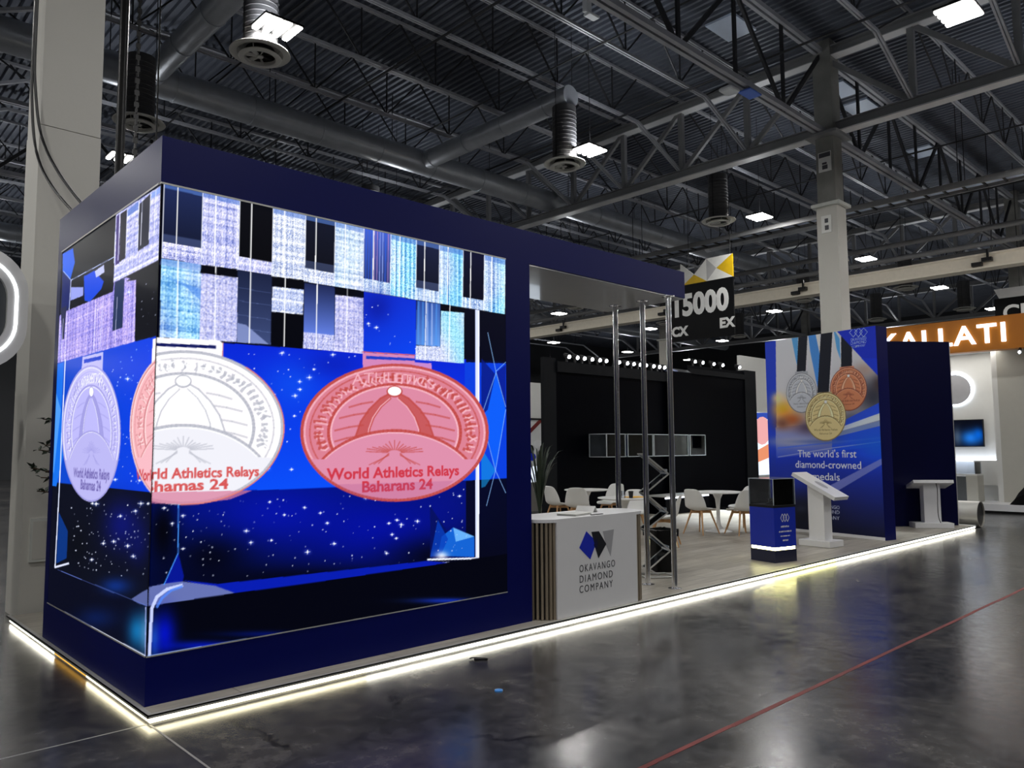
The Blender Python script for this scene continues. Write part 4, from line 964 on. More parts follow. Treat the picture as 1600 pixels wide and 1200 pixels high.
# ------------------------------------------------------------------ reception counter
CZ = 0.915
ct = thing('reception_counter', 'white fronted reception counter with curved taupe slat ends', 'counter', (4.22, 0.34, D))
xl, xr, yf, yb = -0.58, 0.58, -0.28, 0.28
def stad(r, n=14, ex=0.0):
    pts = [(xr+ex*0, yf-r+0.28*0)]; pts = []
    R_ = 0.28+r
    for i in range(n+1): a = -math.pi/2+math.pi*i/n; pts.append((xr+R_*math.cos(a), R_*math.sin(a)))
    for i in range(n+1): a = math.pi/2+math.pi*i/n; pts.append((xl+(R_-0.07)*math.cos(a), R_*math.sin(a)))
    return pts
MB().prism([(x, y, 0.0) for x, y in stad(-0.03)], (0, 0, CZ-0.03)).build('counter_core', 'slatback', ct)
MB().prism([(x, y, CZ-0.03) for x, y in stad(0.012)], (0, 0, 0.03)).build('counter_top', 'white', ct)
MB().box(xl-0.02, xr+0.02, yf-0.012, yf+0.04, 0.0, CZ-0.03).build('front_panel', 'white', ct)
sm = MB().bbox(-0.017, 0.013, -0.0115, 0.0115, 0, CZ-0.032, 0.003).mesh('slat', 'slat')
for side in (-1, 1):
    for k in range(17):
        a = (k+0.7)/17*math.pi; a = -math.pi/2+a if side > 0 else -math.pi/2-a
        cx = xr if side > 0 else xl
        obj('slat', sm, ct, (cx+side*0.01+(0.266 if side > 0 else 0.196)*math.cos(a), 0.266*math.sin(a), 0), (0, 0, a))
YP = 0.34+yf-0.012
def lp(x, y):
    p = at(x, y, Y=YP); return (p[0]-4.22, yf-0.0125, p[2]-D)
for pts, m, d in (([(905, 856), (916, 830), (932, 847), (922, 874)], 'logoblue', 0.002), ([(942, 830), (959, 827), (954, 869), (946.5, 850)], 'logogrey', 0.0018), ([(924, 831), (935.5, 830), (947, 850), (935, 872), (930, 856)], 'logodark', 0.003)):
    MB().prism([lp(*p) for p in pts], (0, -d, 0)).build('logo_rhomb', m, ct)
MB().prism([lp(*p) for p in [(930.5, 841), (934, 848), (931, 858), (927.5, 852)]], (0, -0.004, 0)).build('logo_overlap', 'logodeep', ct)
for word, p0, p1 in (('OKAVANGO', (905, 894.5), (960.5, 885)), ('DIAMOND', (905, 911), (956.5, 902.5)), ('COMPANY', (905, 927), (957, 918))):
    a, b = lp(*p0), lp(*p1)
    lettering('lettering', word, 'text_dark', ct, a, FACE_NY, 0.098, 'LEFT', 1.3, 0.0, 0.0015, width=b[0]-a[0])
# things on the counter
t = thing('laptop', 'closed thin silver laptop lying on the counter top', 'laptop', (4.10, 0.26, D+CZ), rad(12)); MB().bbox(-0.16, 0.16, -0.11, 0.11, 0, 0.012, 0.004).build('laptop_base', 'alu', t); MB().bbox(-0.16, 0.16, -0.11, 0.11, 0.013, 0.02, 0.003).build('laptop_lid', 'alu', t)
MB().bbox(-0.09, 0.09, -0.012, 0.012, 0, 0.008, 0.003).build('pen_case', 'black', None, (4.26, 0.105, D+CZ), label='slim black pen case on the counter edge', cat='pen case')
t = thing('brochure', 'white folded brochure propped open beside the laptop', 'brochure', (4.44, 0.40, D+CZ), rad(20))
MB().prism([(-0.07, -0.1, 0), (-0.067, -0.1, 0), (0.002, -0.1, 0.06), (0, -0.1, 0.063)], (0, 0.2, 0)).build('leaf', 'paper', t); MB().prism([(0.07, -0.1, 0), (0.067, -0.1, 0), (-0.002, -0.1, 0.06), (0, -0.1, 0.063)], (0, 0.2, 0)).build('leaf', 'paper', t)

# ------------------------------------------------------------------ furniture on the platform
def make_chair():
    t = thing('shell_chair', 'white shell chair', 'chair')
    # profile (forward +x): front lip -> seat -> bend -> back top
    prof = [(0.25, 0.415), (0.235, 0.445), (0.17, 0.452), (0.06, 0.44), (-0.05, 0.43), (-0.13, 0.435), (-0.18, 0.465), (-0.205, 0.52), (-0.22, 0.60), (-0.24, 0.69), (-0.26, 0.77), (-0.272, 0.825)]
    wid = [0.17, 0.20, 0.225, 0.235, 0.235, 0.235, 0.235, 0.235, 0.225, 0.205, 0.18, 0.145]
    curl = [0.0, 0.005, 0.015, 0.03, 0.045, 0.06, 0.07, 0.075, 0.07, 0.055, 0.04, 0.02]
    nv = 11; vs = []; fs = []
    for (x, z), w_, c in zip(prof, wid, curl):
        for k in range(nv):
            s = -1+2*k/(nv-1); e = abs(s)**2.6*c
            i = prof.index((x, z)); a, b = prof[max(0, i-1)], prof[min(len(prof)-1, i+1)]
            tx, tz = b[0]-a[0], b[1]-a[1]; L = math.hypot(tx, tz); nx, nz = tz/L, -tx/L
            vs.append((x+abs(nx)*e*1.0, s*w_, z+abs(nz)*e+(-0.02*abs(s)**3 if i == len(prof)-1 else 0)))
    for i in range(len(prof)-1):
        for k in range(nv-1): fs.append((i*nv+k, i*nv+k+1, (i+1)*nv+k+1, (i+1)*nv+k))
    sh = MB().add(vs, fs).build('shell', 'shell', t, smooth=True)
    md = sh.modifiers.new('thick', 'SOLIDIFY'); md.thickness = 0.012; md.offset = 0
    ms = sh.modifiers.new('sub', 'SUBSURF'); ms.levels = 1; ms.render_levels = 1
    MB().bbox(-0.10, 0.18, -0.17, 0.17, 0.448, 0.468, 0.009).build('seat_pad', 'shell', t)
    for sx in (-1, 1):
        for sy in (-1, 1):
            MB().cyl((0.02+sx*0.12, sy*0.11, 0.43), (0.02+sx*0.24, sy*0.22, 0.006), 0.019, 0.011, n=10).build('leg', 'beech', t, smooth=True)
    MB().bar((-0.11, -0.11, 0.40), (0.15, 0.11, 0.40), 0.03, 0.045).bar((-0.11, 0.11, 0.40), (0.15, -0.11, 0.40), 0.03, 0.045).build('cross_frame', 'beech', t)
    return t
CH = 'white shell chairs with beech legs'
chair = make_chair(); chair.location = (10.60, 3.05, D); chair.rotation_euler = (0, 0, rad(-4))
tag(chair, 'white shell chair on beech legs, side-on between black bin and round table', None, CH)
for x, y, a, lab in ((10.99, 2.42, 62, 'white shell chair with its back towards the blue glass-topped plinth'), (11.80, 2.85, 170, 'white shell chair mostly hidden behind the blue glass-topped plinth'),
                     (8.75, 2.50, 120, 'white shell chair seen through the zigzag brochure rack'), (9.42, 3.62, 215, 'white shell chair behind the small table with the yellow folder'),
                     (10.98, 5.45, 185, 'white shell chair in profile behind the first chrome post'), (9.62, 5.15, 35, 'white shell chair with its back to the reception counter'),
                     (9.80, 5.85, -8, 'white shell chair next to the leafy plant')):
    dup(chair, (x, y, D), rad(a), lab, CH)
def make_table():
    t = thing('pedestal_table', 'round white pedestal table', 'table')
    MB().lathe([(0.40, 0.715), (0.445, 0.725), (0.45, 0.735), (0.445, 0.742)], 40).build('table_top', 'shell', t, smooth=True)
    MB().lathe([(0.25, 0), (0.25, 0.008), (0.19, 0.018), (0.09, 0.05), (0.045, 0.12), (0.032, 0.26), (0.034, 0.45), (0.05, 0.60), (0.09, 0.69), (0.13, 0.716)], 32).build('pedestal', 'shell', t, smooth=True)
    return t
tab = make_table(); tab.location = (11.20, 3.05, D); tag(tab, 'round white pedestal table in clear view between two shell chairs', None, 'round pedestal tables')
dup(tab, (10.22, 5.45, D), 0, 'round white pedestal table near the leafy plant', 'round pedestal tables')
dup(tab, (8.70, 3.28, D), 0, 'round white pedestal table holding a yellow folder', 'round pedestal tables')
TT = D+0.742
t = thing('folder', 'yellow paper folder on the pedestal table', 'folder', (8.82, 3.16, TT), rad(-20)); MB().bbox(-0.15, 0.15, -0.11, 0.11, 0, 0.012, 0.003).build('cover', 'yellow', t); MB().box(-0.14, 0.152, -0.1, 0.1, 0.004, 0.009).build('sheets', 'paper', t)
t = thing('coffee_cup', 'small dark lidded coffee cup on the pedestal table', 'cup', (8.62, 3.08, TT)); MB().lathe([(0.03, 0), (0.042, 0.1)], 18).build('cup_body', 'black', t, smooth=True); MB().lathe([(0.045, 0.1), (0.045, 0.112), (0.035, 0.118)], 18).build('lid', 'black', t, smooth=True)
MB().lathe([(0.03, 0), (0.036, 0.12), (0.034, 0.12), (0.028, 0.006)], 18).build('drinking_glass', 'glass', None, (8.52, 3.16, TT), smooth=True, label='clear drinking glass on the pedestal table', cat='glass')

# literature rack
rk = thing('brochure_rack', 'zigzag folding brochure rack with clear trays', 'brochure rack', (6.22, 0.86, D), rad(-35))
zz = [(-0.15, 1.50), (0.16, 1.25), (-0.14, 1.02), (0.14, 0.78), (-0.14, 0.58), (0.16, 0.32), (-0.12, 0.10)]
for k in range(6):
    (xa, za), (xb, zb2) = zz[k], zz[k+1]
    tr_ = MB().prism([(xa, -0.125, za), (xb, -0.125, zb2), (xb+0.004, -0.125, zb2+0.005), (xa+0.004, -0.125, za+0.005)], (0, 0.25, 0)).build('tray', 'tinted', rk)
    e = MB()
    for s in (-0.125, 0.125): e.bar((xa, s, za), (xb, s, zb2), 0.009, 0.016)
    e.bar((xa, -0.125, za), (xa, 0.125, za), 0.011); e.bar((xb, -0.125, zb2), (xb, 0.125, zb2), 0.011)
    e.build('tray_edge', 'alu', tr_)
    if k % 2 == 0: MB().bar((xb-0.02, -0.125, zb2+0.03), (xb-0.02, 0.125, zb2+0.03), 0.01, 0.06).build('tray_lip', 'acryl', tr_)
MB().tube([(-0.16, -0.14, 0.012), (0.18, -0.14, 0.012), (0.22, 0, 0.012), (0.18, 0.14, 0.012), (-0.16, 0.14, 0.012), (-0.16, -0.14, 0.012)], 0.011, 8).bar((-0.12, 0, 0.12), (0.05, 0, 0.015), 0.03, 0.015).build('base_frame', 'alu', rk)
# bin
t = thing('waste_bin', 'tall black tapered waste bin with folded liner behind the brochure rack', 'bin', (6.62, 1.05, D), rad(-20))
def rr(hw, z, r=0.05, n=5):
    out = []
    for cx, cy, a0 in ((hw-r, hw-r, 0), (-hw+r, hw-r, 90), (-hw+r, -hw+r, 180), (hw-r, -hw+r, 270)):
        for i in range(n): a = rad(a0+90*i/(n-1)); out.append((cx+r*math.cos(a), cy+r*math.sin(a), z))
    return out
b = MB(); rings = [rr(0.125, 0), rr(0.165, 0.50), rr(0.168, 0.53), rr(0.15, 0.53), rr(0.115, 0.02)]; nn = len(rings[0])
b.add(sum(rings, []), [(k*nn+i, k*nn+(i+1) % nn, (k+1)*nn+(i+1) % nn, (k+1)*nn+i) for k in range(4) for i in range(nn)]+[tuple(range(nn-1, -1, -1)), tuple(4*nn+i for i in range(nn))])
b.build('bin_body', 'binblack', t, smooth=True)
l_ = MB(); rings = [rr(0.176, 0.45), rr(0.18, 0.535), rr(0.15, 0.54)]
l_.add([(x+random.uniform(-.006, .006), y+random.uniform(-.006, .006), z+random.uniform(-.012, .004)) for r_ in rings for x, y, z in r_], [(k*nn+i, k*nn+(i+1) % nn, (k+1)*nn+(i+1) % nn, (k+1)*nn+i) for k in range(2) for i in range(nn)])
l_.build('bin_liner', 'binblack', t)

# blue plinth with glass case
pt_ = thing('display_plinth', 'blue glass-topped display plinth with a glowing white band', 'plinth', (8.49, 0.50, D), rad(-13))
s = 0.215
MB().box(-s, s, -s, s, 0, 0.165).build('plinth_base', 'plinthbase', pt_)
MB().box(-s+0.012, s-0.012, -s+0.012, s-0.012, 0.165, 0.205).build('light_band', 'e_plinth', pt_)
MB().box(-s, s, -s, s, 0.205, 0.74).build('plinth_body', 'plinthblue', pt_)
MB().bbox(-s-0.004, s+0.004, -s-0.004, s+0.004, 0.74, 0.775, 0.004).build('plinth_top', 'black', pt_)
gl = MB()
for x0, x1, y0, y1 in ((-s, s, -s, -s+0.006), (-s, s, s-0.006, s), (-s, -s+0.006, -s, s), (s-0.006, s, -s, s)): gl.box(x0, x1, y0, y1, 0.775, 1.13)
gl.box(-s, s, -s, s, 1.13, 1.136).build('glass_case', 'glass', pt_)
ed = MB()
for sx in (-1, 1):
    for sy in (-1, 1): ed.box(sx*s-0.004, sx*s+0.004, sy*s-0.004, sy*s+0.004, 0.775, 1.138)
for sgn in (-1, 1): ed.box(-s, s, sgn*s-0.003, sgn*s+0.003, 1.13, 1.138).box(sgn*s-0.003, sgn*s+0.003, -s, s, 1.13, 1.138)
ed.build('case_edges', 'acryl', pt_)
MB().lathe([(0.09, 0.775), (0.09, 0.79), (0.05, 0.80), (0.05, 0.85), (0.0, 0.86)], 20).build('display_stand', 'black', pt_, smooth=True)
rq = random.Random(4)
for z, wd, hh_ in ((0.47, 0.17, 0.026), (0.405, 0.25, 0.022), (0.345, 0.19, 0.020), (0.285, 0.11, 0.024)):   # print too small to read in the photograph
    pr_ = MB(); x = -wd/2
    while x < wd/2-0.006:
        w1 = rq.uniform(0.005, 0.011); h1 = hh_*rq.uniform(0.75, 1.0); pr_.box(x, x+w1, -s-0.0015, -s, z, z+h1); x += w1+rq.choice((0.004, 0.004, 0.012))
    pr_.build('printed_lines', 'text_white', pt_, kind='stuff')
lg = MB()
for cx in (-0.05, 0.0, 0.05):
    q_ = [(cx-0.035, 0.60), (cx, 0.655), (cx+0.035, 0.60), (cx, 0.545)]
    for i in range(4): lg.bar((q_[i][0], -s-0.001, q_[i][1]), (q_[(i+1) % 4][0], -s-0.001, q_[(i+1) % 4][1]), 0.004, 0.006)
lg.build('logo_outline', 'text_white', pt_)

# kiosks
def kiosk(name, label, loc, rz, bw, bd, cw, cd, slope, tw, tl, hz):
    """top slopes down towards local -y"""
    t = thing(name, label, 'kiosk', loc, rz)
    MB().bbox(-bw/2, bw/2, -bd/2, bd/2, 0, 0.10, 0.006).build('base_plate', 'white', t)
    dz = math.tan(slope)
    z0 = hz-dz*cd/2; z1 = hz+dz*cd/2
    MB().prism([(-cw/2, -cd/2, 0.10), (-cw/2, cd/2, 0.10), (-cw/2, cd/2, z1), (-cw/2, -cd/2, z0)], (cw, 0, 0)).build('column', 'white', t)
    c, s_ = math.cos(slope), math.sin(slope)
    def T(x, y, z): return (x, y*c-z*s_, hz+y*s_+z*c)
    vs = [T(x, y, z) for z in (0, 0.06) for x, y in ((-tw/2, -tl/2), (tw/2, -tl/2), (tw/2, tl/2), (-tw/2, tl/2))]
    top = MB().add(vs, [(0, 3, 2, 1), (4, 5, 6, 7), (0, 1, 5, 4), (1, 2, 6, 5), (2, 3, 7, 6), (3, 0, 4, 7)]).build('sloped_top', 'white', t)
    q = []
    for i in range(20): q.append(T(0.07*math.cos(i*math.pi/10), -0.02+0.12*math.sin(i*math.pi/10), 0.0605))
    MB().prism(q, (0, 0, 0.001)).build('emblem', 'logogrey', top)
    return t
kiosk('tilted_kiosk', 'white kiosk with sloping top in front of the medal poster', (10.46, 0.74, D), rad(-6), 0.40, 0.54, 0.22, 0.27, rad(27), 0.40, 0.81, 0.92)
k2 = kiosk('tilted_kiosk', 'white T-shaped kiosk seen from behind before the plain navy panel', (14.58, 0.47, D), rad(128), 0.70, 0.34, 0.30, 0.20, rad(16), 0.72, 0.46, 0.80)
cable('kiosk_cable', [(14.36, 0.28, 0.93), (14.355, 0.26, 0.8), (14.36, 0.27, 0.5), (14.35, 0.26, 0.3), (14.33, 0.22, 0.19)], 0.007, 'thin black cable hanging from the T-shaped kiosk')

# ------------------------------------------------------------------ poster panel
pa = np.array([12.32, 2.59]); pb = np.array([11.81, 0.27]); du = (pb-pa)/np.linalg.norm(pb-pa); PW = float(np.linalg.norm(pb-pa)); PH = 3.62
nrm = np.array([-du[1], du[0]]); nrm = nrm if nrm[0] < 0 else -nrm            # towards the viewer side
ang = math.atan2(du[1], du[0])
pp = thing('poster_panel', 'navy panel with printed medal poster, world\'s first diamond-crowned medals', 'poster panel', (pa[0], pa[1], D), ang)
# local x along du, local -y or +y = back; find the sign
back = -nrm; ly = np.array([-du[1], du[0]]); sg = 1 if np.dot(ly, back) > 0 else -1
MB().box(0, PW, min(0, sg*0.30), max(0, sg*0.30), 0, PH).build('panel_body', 'navy', pp)
MB().box(-0.0, PW, min(-sg*0.012, 0), max(-sg*0.012, 0), 0, 0.05).build('skirting', 'white', pp)
def plane_hit(x, y):
    d = fw*FPX+rt*(x-800)+up*(600-y); nn = np.array([nrm[0], nrm[1], 0]); p0 = np.array([pa[0], pa[1], 0])
    p = CAM+d*(np.dot(p0-CAM, nn)/np.dot(d, nn)); return p
pcv = Canvas(PW-0.004, PH-0.055, 108, 108, (16, 30, 110))
def Pp(x, y):
    p = plane_hit(x, y); return float(np.dot(p[:2]-pa, du)), p[2]-D-0.055
pcv.P = Pp; cv = pcv
cv.grad([(1190, 480), (1420, 480), (1420, 860), (1190, 860)], (1290, 700), (1290, 835), (26, 60, 200), (4, 8, 44))
art = [(1212, 500), (1400, 490), (1400, 705), (1214, 715)]
cv.grad(art, (1290, 520), (1290, 690), (205, 208, 216), (200, 198, 205))
cv.grad([(1212, 668), (1400, 650), (1400, 730), (1214, 740)], (1290, 660), (1290, 735), (170, 170, 196), (26, 60, 205))
cv.blob((1365, 620), (40, 42), (52, 56, 74), 1.0); cv.blob((1350, 578), (20, 14), (176, 150, 140), 0.8); cv.blob((1372, 600), (12, 18), (60, 44, 44), 0.8); cv.blob((1330, 655), (30, 16), (80, 84, 116), 0.9)
cv.blob((1224, 640), (24, 20), (250, 176, 50), 1.0); cv.blob((1238, 656), (24, 14), (190, 96, 40), 0.95); cv.blob((1222, 662), (16, 12), (120, 74, 60), 0.9); cv.blob((1262, 668), (26, 14), (80, 64, 90), 0.9); cv.blob((1214, 622), (10, 10), (255, 220, 150), 0.8)
cv.poly([(1312, 660), (1376, 628), (1376, 648), (1312, 672)], (30, 76, 226), 0.95); cv.poly([(1312, 668), (1376, 645), (1376, 656), (1312, 674)], (214, 224, 244), 0.9); cv.poly([(1312, 674), (1376, 657), (1376, 664), (1312, 680)], (120, 140, 190), 0.9); cv.poly([(1300, 684), (1380, 664), (1382, 716), (1300, 716)], (14, 70, 226), 0.9)
cv.blob((1240, 690), (50, 10), (166, 168, 190), 0.9); cv.blob((1270, 690), (50, 4), (90, 110, 180), 0.8)
cv.line([(1216, 714), (1300, 700), (1376, 690)], 1.2, (180, 186, 215), 0.8); cv.line([(1216, 700), (1376, 684)], 2.4, (60, 100, 220), 0.7)
cv.grad([(1212, 716), (1400, 694), (1400, 860), (1212, 860)], (1290, 705), (1290, 830), (20, 56, 204), (4, 8, 40)); cv.blob((1370, 700), (50, 30), (10, 90, 240), 0.8); cv.blob((1240, 740), (60, 30), (30, 50, 160), 0.6); cv.blob((1255, 800), (60, 36), (4, 6, 24), 0.95); cv.blob((1252, 795), (14, 8), (50, 60, 80), 0.5)
cv.poly([(1387, 711), (1387, 720), (1300, 772), (1282, 766)], (130, 136, 205), 0.75)
# ribbons
cv.poly([(1236, 524), (1247, 520), (1246, 574), (1243, 560)], (86, 160, 232)); cv.poly([(1262, 517), (1273, 516), (1282, 560), (1279, 614), (1274, 590), (1266, 550)], (70, 140, 230)); cv.poly([(1273, 516), (1279, 516), (1283, 545), (1280, 548)], (222, 226, 232)); cv.poly([(1302, 514), (1312, 530), (1313, 562), (1307, 545)], (86, 160, 232))
cv.poly([(1248, 519), (1262, 517), (1259, 580), (1245, 581)], (10, 16, 34)); cv.poly([(1283, 514), (1301, 511), (1295, 613), (1277, 614)], (10, 16, 34)); cv.poly([(1314, 520), (1331, 530), (1331, 574), (1314, 575)], (10, 16, 34))
cv.poly([(1298, 508), (1410, 480), (1410, 630), (1372, 588)], (10, 44, 200)); cv.poly([(1345, 560), (1372, 588), (1376, 560)], (10, 56, 220), 0.6)
for cx in (1333, 1341, 1349): cv.line([(cx-6, 520), (cx, 513), (cx+6, 519), (cx, 527), (cx-6, 520)], 0.7, (190, 210, 255))
cv.text('OKAVANGO', (1341, 530), 0.075, (200, 214, 255), width=0.30); cv.text('DIAMOND', (1341, 535.5), 0.075, (200, 214, 255), width=0.30); cv.text('COMPANY', (1341, 541), 0.055, (200, 214, 255), width=0.26)
def pmedal(cx, cy, rx, ry, c, dk, lt, lab):
    cv.blob((cx+3, cy+4), (rx*1.0, ry*1.0), tuple(v*0.4 for v in dk), 0.5)
    medal(cv, cx, cy, rx, ry, c, dk, lt, None, [], [], 0.05, dk, detail=True, top='ATHLETICS', wwidth=0.4)
    cv.text('World Athletics Relays', (cx, cy+ry*0.55), 0.05, dk, width=rx*0.0155); cv.text('Bahamas 24', (cx, cy+ry*0.69), 0.045, dk, width=rx*0.008)
cv.poly([(1243, 581), (1262, 580), (1263, 590), (1241, 590)], (170, 174, 184)); pmedal(1252.5, 614, 23.5, 31, (186, 190, 200), (110, 114, 126), (232, 234, 240), 's')
cv.poly([(1312, 574), (1334, 572), (1336, 582), (1311, 582)], (206, 140, 112)); pmedal(1325.5, 608, 28.5, 34, (200, 128, 92), (126, 58, 48), (238, 184, 150), 'b')
cv.poly([(1277, 614), (1299, 612), (1302, 624), (1275, 625)], (198, 184, 142)); pmedal(1290, 651, 31.5, 38, (206, 190, 138), (124, 104, 60), (242, 230, 188), 'g')
cv.text("The world's first", (1290.5, 708.5), 0.19, (240, 244, 255), width=1.22); cv.text('diamond-crowned', (1292, 726), 0.19, (240, 244, 255), width=1.36); cv.text('medals', (1290.5, 744.5), 0.19, (240, 244, 255), width=0.56)
for wd_, yy in (('OKAVANGO', 791.5), ('DIAMOND', 799), ('COMPANY', 808)): cv.text(wd_, (1294, yy), 0.085, (190, 196, 214), width=0.46)
m_post = attr_mat('printed_poster', rough=0.45)
def pw(U, V): return np.stack([U+0.002, np.zeros_like(U)-sg*0.002, V+0.055], -1)
me = pcv.to_mesh('printed_poster', pw, m_post, 1.4); obj('printed_poster', me, pp)

# plain navy panel behind
qa = np.array([13.68, 1.50]); qb = np.array([15.38, 0.24]); ql = float(np.linalg.norm(qb-qa)); qang = math.atan2(qb[1]-qa[1], qb[0]-qa[0])
t = thing('blank_panel', 'plain dark navy panel standing behind the T-shaped kiosk', 'panel', (qa[0], qa[1], D), qang)
MB().box(0, ql, 0, 0.10, 0, 3.66).build('panel_body', 'navydark', t)
MB().box(ql, ql+0.012, -0.004, 0.104, 0, 3.665).build('edge_trim', 'alu', t)
t = thing('wall_socket', 'small white cable outlet with blue plug on the poster panel edge', 'outlet', (12.17, 0.42, 1.36)); MB().bbox(-0.01, 0.03, -0.03, 0.03, 0, 0.10, 0.004).build('outlet_box', 'speaker', t); MB().bbox(-0.005, 0.035, -0.03, 0.02, -0.16, -0.01, 0.006).build('plug', 'bluetag', t)

# cardboard/aluminium tube on the floor
t = thing('duct_tube', 'fat silver tube lying on the concrete by the platform end', 'tube', (15.98, 0.0, 0.0))
n = 32; b = MB()
vs = []; 
for y, r in ((0.0, 0.26), (1.9, 0.26), (1.9, 0.245), (0.0, 0.245)): vs += [(r*math.cos(2*math.pi*i/n), y, 0.26+r*math.sin(2*math.pi*i/n)) for i in range(n)]
b.add(vs, [(k*n+i, k*n+(i+1) % n, ((k+1) % 4)*n+(i+1) % n, ((k+1) % 4)*n+i) for k in range(4) for i in range(n)]).build('tube_wall', 'tubepaper', t, smooth=True)
MB().cyl((0, 0.03, 0.26), (0, 0.04, 0.26), 0.246, n=32).build('end_disc', 'black', t)

# ------------------------------------------------------------------ black neighbour wall behind the furniture
WY = 6.62
bw = thing('black_booth_wall', 'tall black booth wall with lamps along its top behind the tables', 'booth wall', (10.1, WY, 0))
zt = at(868, 563, Y=WY)[2]; xL = at(850, 600, Y=WY)[0]-10.1; xA = at(869, 600, Y=WY)[0]-10.1; xB = at(1040, 600, Y=WY)[0]-10.1; xC = at(1076, 600, Y=WY)[0]-10.1; xD = at(1164, 600, Y=WY)[0]-10.1; xE = at(1181, 600, Y=WY)[0]-10.1
MB().box(xL, xA, 0, 0.10, 0, zt+0.05).build('end_pillar', 'blackpanel', bw)
MB().box(xA, xB, 0.03, 0.15, 0, zt).build('wall_panel', 'blackwall', bw)
MB().box(xA, xB, -0.05, 0.15, zt-0.25, zt-0.02).build('header_trim', 'blackpanel', bw)
MB().bbox(xB, xC, -0.15, 0.35, 0, zt+0.1, 0.08).build('corner_pillar', 'blackwall', bw)
MB().box(xC, xD, 0.03, 0.15, 0, zt+0.25).build('wall_panel', 'blackwall', bw)
MB().box(xC, xD, -0.05, 0.15, zt+0.02, zt+0.16).build('header_trim', 'blackpanel', bw)
MB().box(xD, xE, 0, 0.35, 0, zt+0.3).build('end_pillar', 'blackpanel', bw)
sh = thing('light_bench', 'low black bench with a glowing white front edge along the black wall', 'bench', (10.1+at(1000, 790, Y=WY)[0]-10.1, WY-0.75, D))
sl = at(1108, 785, Y=WY-0.75)[0]-at(1000, 790, Y=WY)[0]
MB().box(0, sl, 0, 0.5, 0.0, 0.36).build('bench_body', 'blackwall', sh); MB().bbox(0, sl, -0.02, 0.52, 0.40, 0.44, 0.005).build('bench_top', 'shell', sh); MB().box(0, sl, 0.0, 0.02, 0.362, 0.398).build('led_strip', 'e_shelf', sh); MB().box(0.01, sl-0.01, 0.03, 0.5, 0.36, 0.40).build('bench_riser', 'blackwall', sh)
# spot lamps on top
def make_spot():
    t = thing('spot_lamp', 'small bright spot lamp on the black wall top', 'spot lamp')
    MB().box(-0.02, 0.02, -0.02, 0.02, 0, 0.12).build('bracket', 'black', t)
    MB().cyl((0, 0.06, 0.17), (0, -0.08, 0.12), 0.045, 0.06, n=14).build('lamp_head', 'black', t, smooth=True)
    MB().lathe([(0.0, -0.045), (0.032, -0.032), (0.045, 0), (0.032, 0.032), (0.0, 0.045)], 12, 0, -0.075).build('bulb', 'e_spot', t, (0, 0, 0.115), smooth=True)
    return t
spot = None
for px_, py_ in [(889, 559), (902, 560), (913, 562), (925, 563), (937, 565), (947, 566), (967, 570), (980, 570.5), (990, 571), (1000, 572), (1009, 573), (1021, 575), (1030, 576), (1038, 577)]:
    p = at(px_, py_, Y=WY+0.02); lab = 'small bright spot lamp in the long row on the black wall'
    if spot is None: spot = make_spot(); spot.location = (p[0], WY+0.09, zt); tag(spot, lab, None, 'spot lamps on the long black wall')
    else: dup(spot, (p[0], WY+0.09, zt), 0, lab, 'spot lamps on the long black wall')
for px_, py_ in [(1086, 576), (1098, 573), (1115, 572), (1129, 571), (1155, 573)]:
    p = at(px_, py_, Y=WY+0.02)
    dup(spot, (p[0], WY+0.09, zt+0.25), 0, 'small bright spot lamp in the short row beside the poster panel', 'spot lamps on the short black wall')
sl_ = bpy.data.lights.new('wall_spot_light', 'SPOT'); sl_.energy = 2000; sl_.spot_size = rad(75); sl_.spot_blend = 0.7; sl_.color = (0.86, 0.94, 1.0); sl_.shadow_soft_size = 0.06
for x in (14.9, 16.6):
    l = bpy.data.objects.new('wall_spot_light', sl_); col.objects.link(l); l.location = (x, WY-0.1, zt+0.38); l.rotation_euler = (rad(-38), 0, 0)
# glass wall cases
edges = [(921, 977), (981, 1020), (1022, 1046), (1049, 1075), (1078, 1102)]
for k, (xa, xb) in enumerate(edges):
    yq = WY-0.50; a = at(xa, 695, Y=yq+(0.5 if k == 0 else 0.0))[0]; b = at(xb, 695, Y=yq)[0]; z0 = 1.44; h = 0.51; wdt = min(b-a, 1.0)
    t = thing('glass_wall_case', 'clear glass box hung in a row on the black wall', 'glass case', (a, yq, z0), 0, 'glass boxes in a row on the black wall')
    L = b-a; dd = 0.5
    g = MB()
    g.box(0, L, 0, 0.005, 0, h).box(0, 0.005, 0, dd, 0, h).box(L-0.005, L, 0, dd, 0, h).box(0, L, 0, dd, 0, 0.005).box(0, L, 0, dd, h-0.005, h); g.build('glass_panes', 'glass', t)
    MB().box(0.01, L-0.01, dd-0.02, dd, 0.01, h-0.01).build('case_back', 'greycab' if k == 0 else 'caseblue', t)
    e = MB()
    for x in (0, L):
        for y in (0, dd): e.box(x-0.009, x+0.009, y-0.009, y+0.009, 0, h)
    for z in (0, h):
        for y in (0, dd): e.box(0, L, y-0.009, y+0.009, z-0.009, z+0.009)
        for x in (0, L): e.box(x-0.009, x+0.009, 0, dd, z-0.009, z+0.009)
    e.build('case_edges', 'acryl', t)

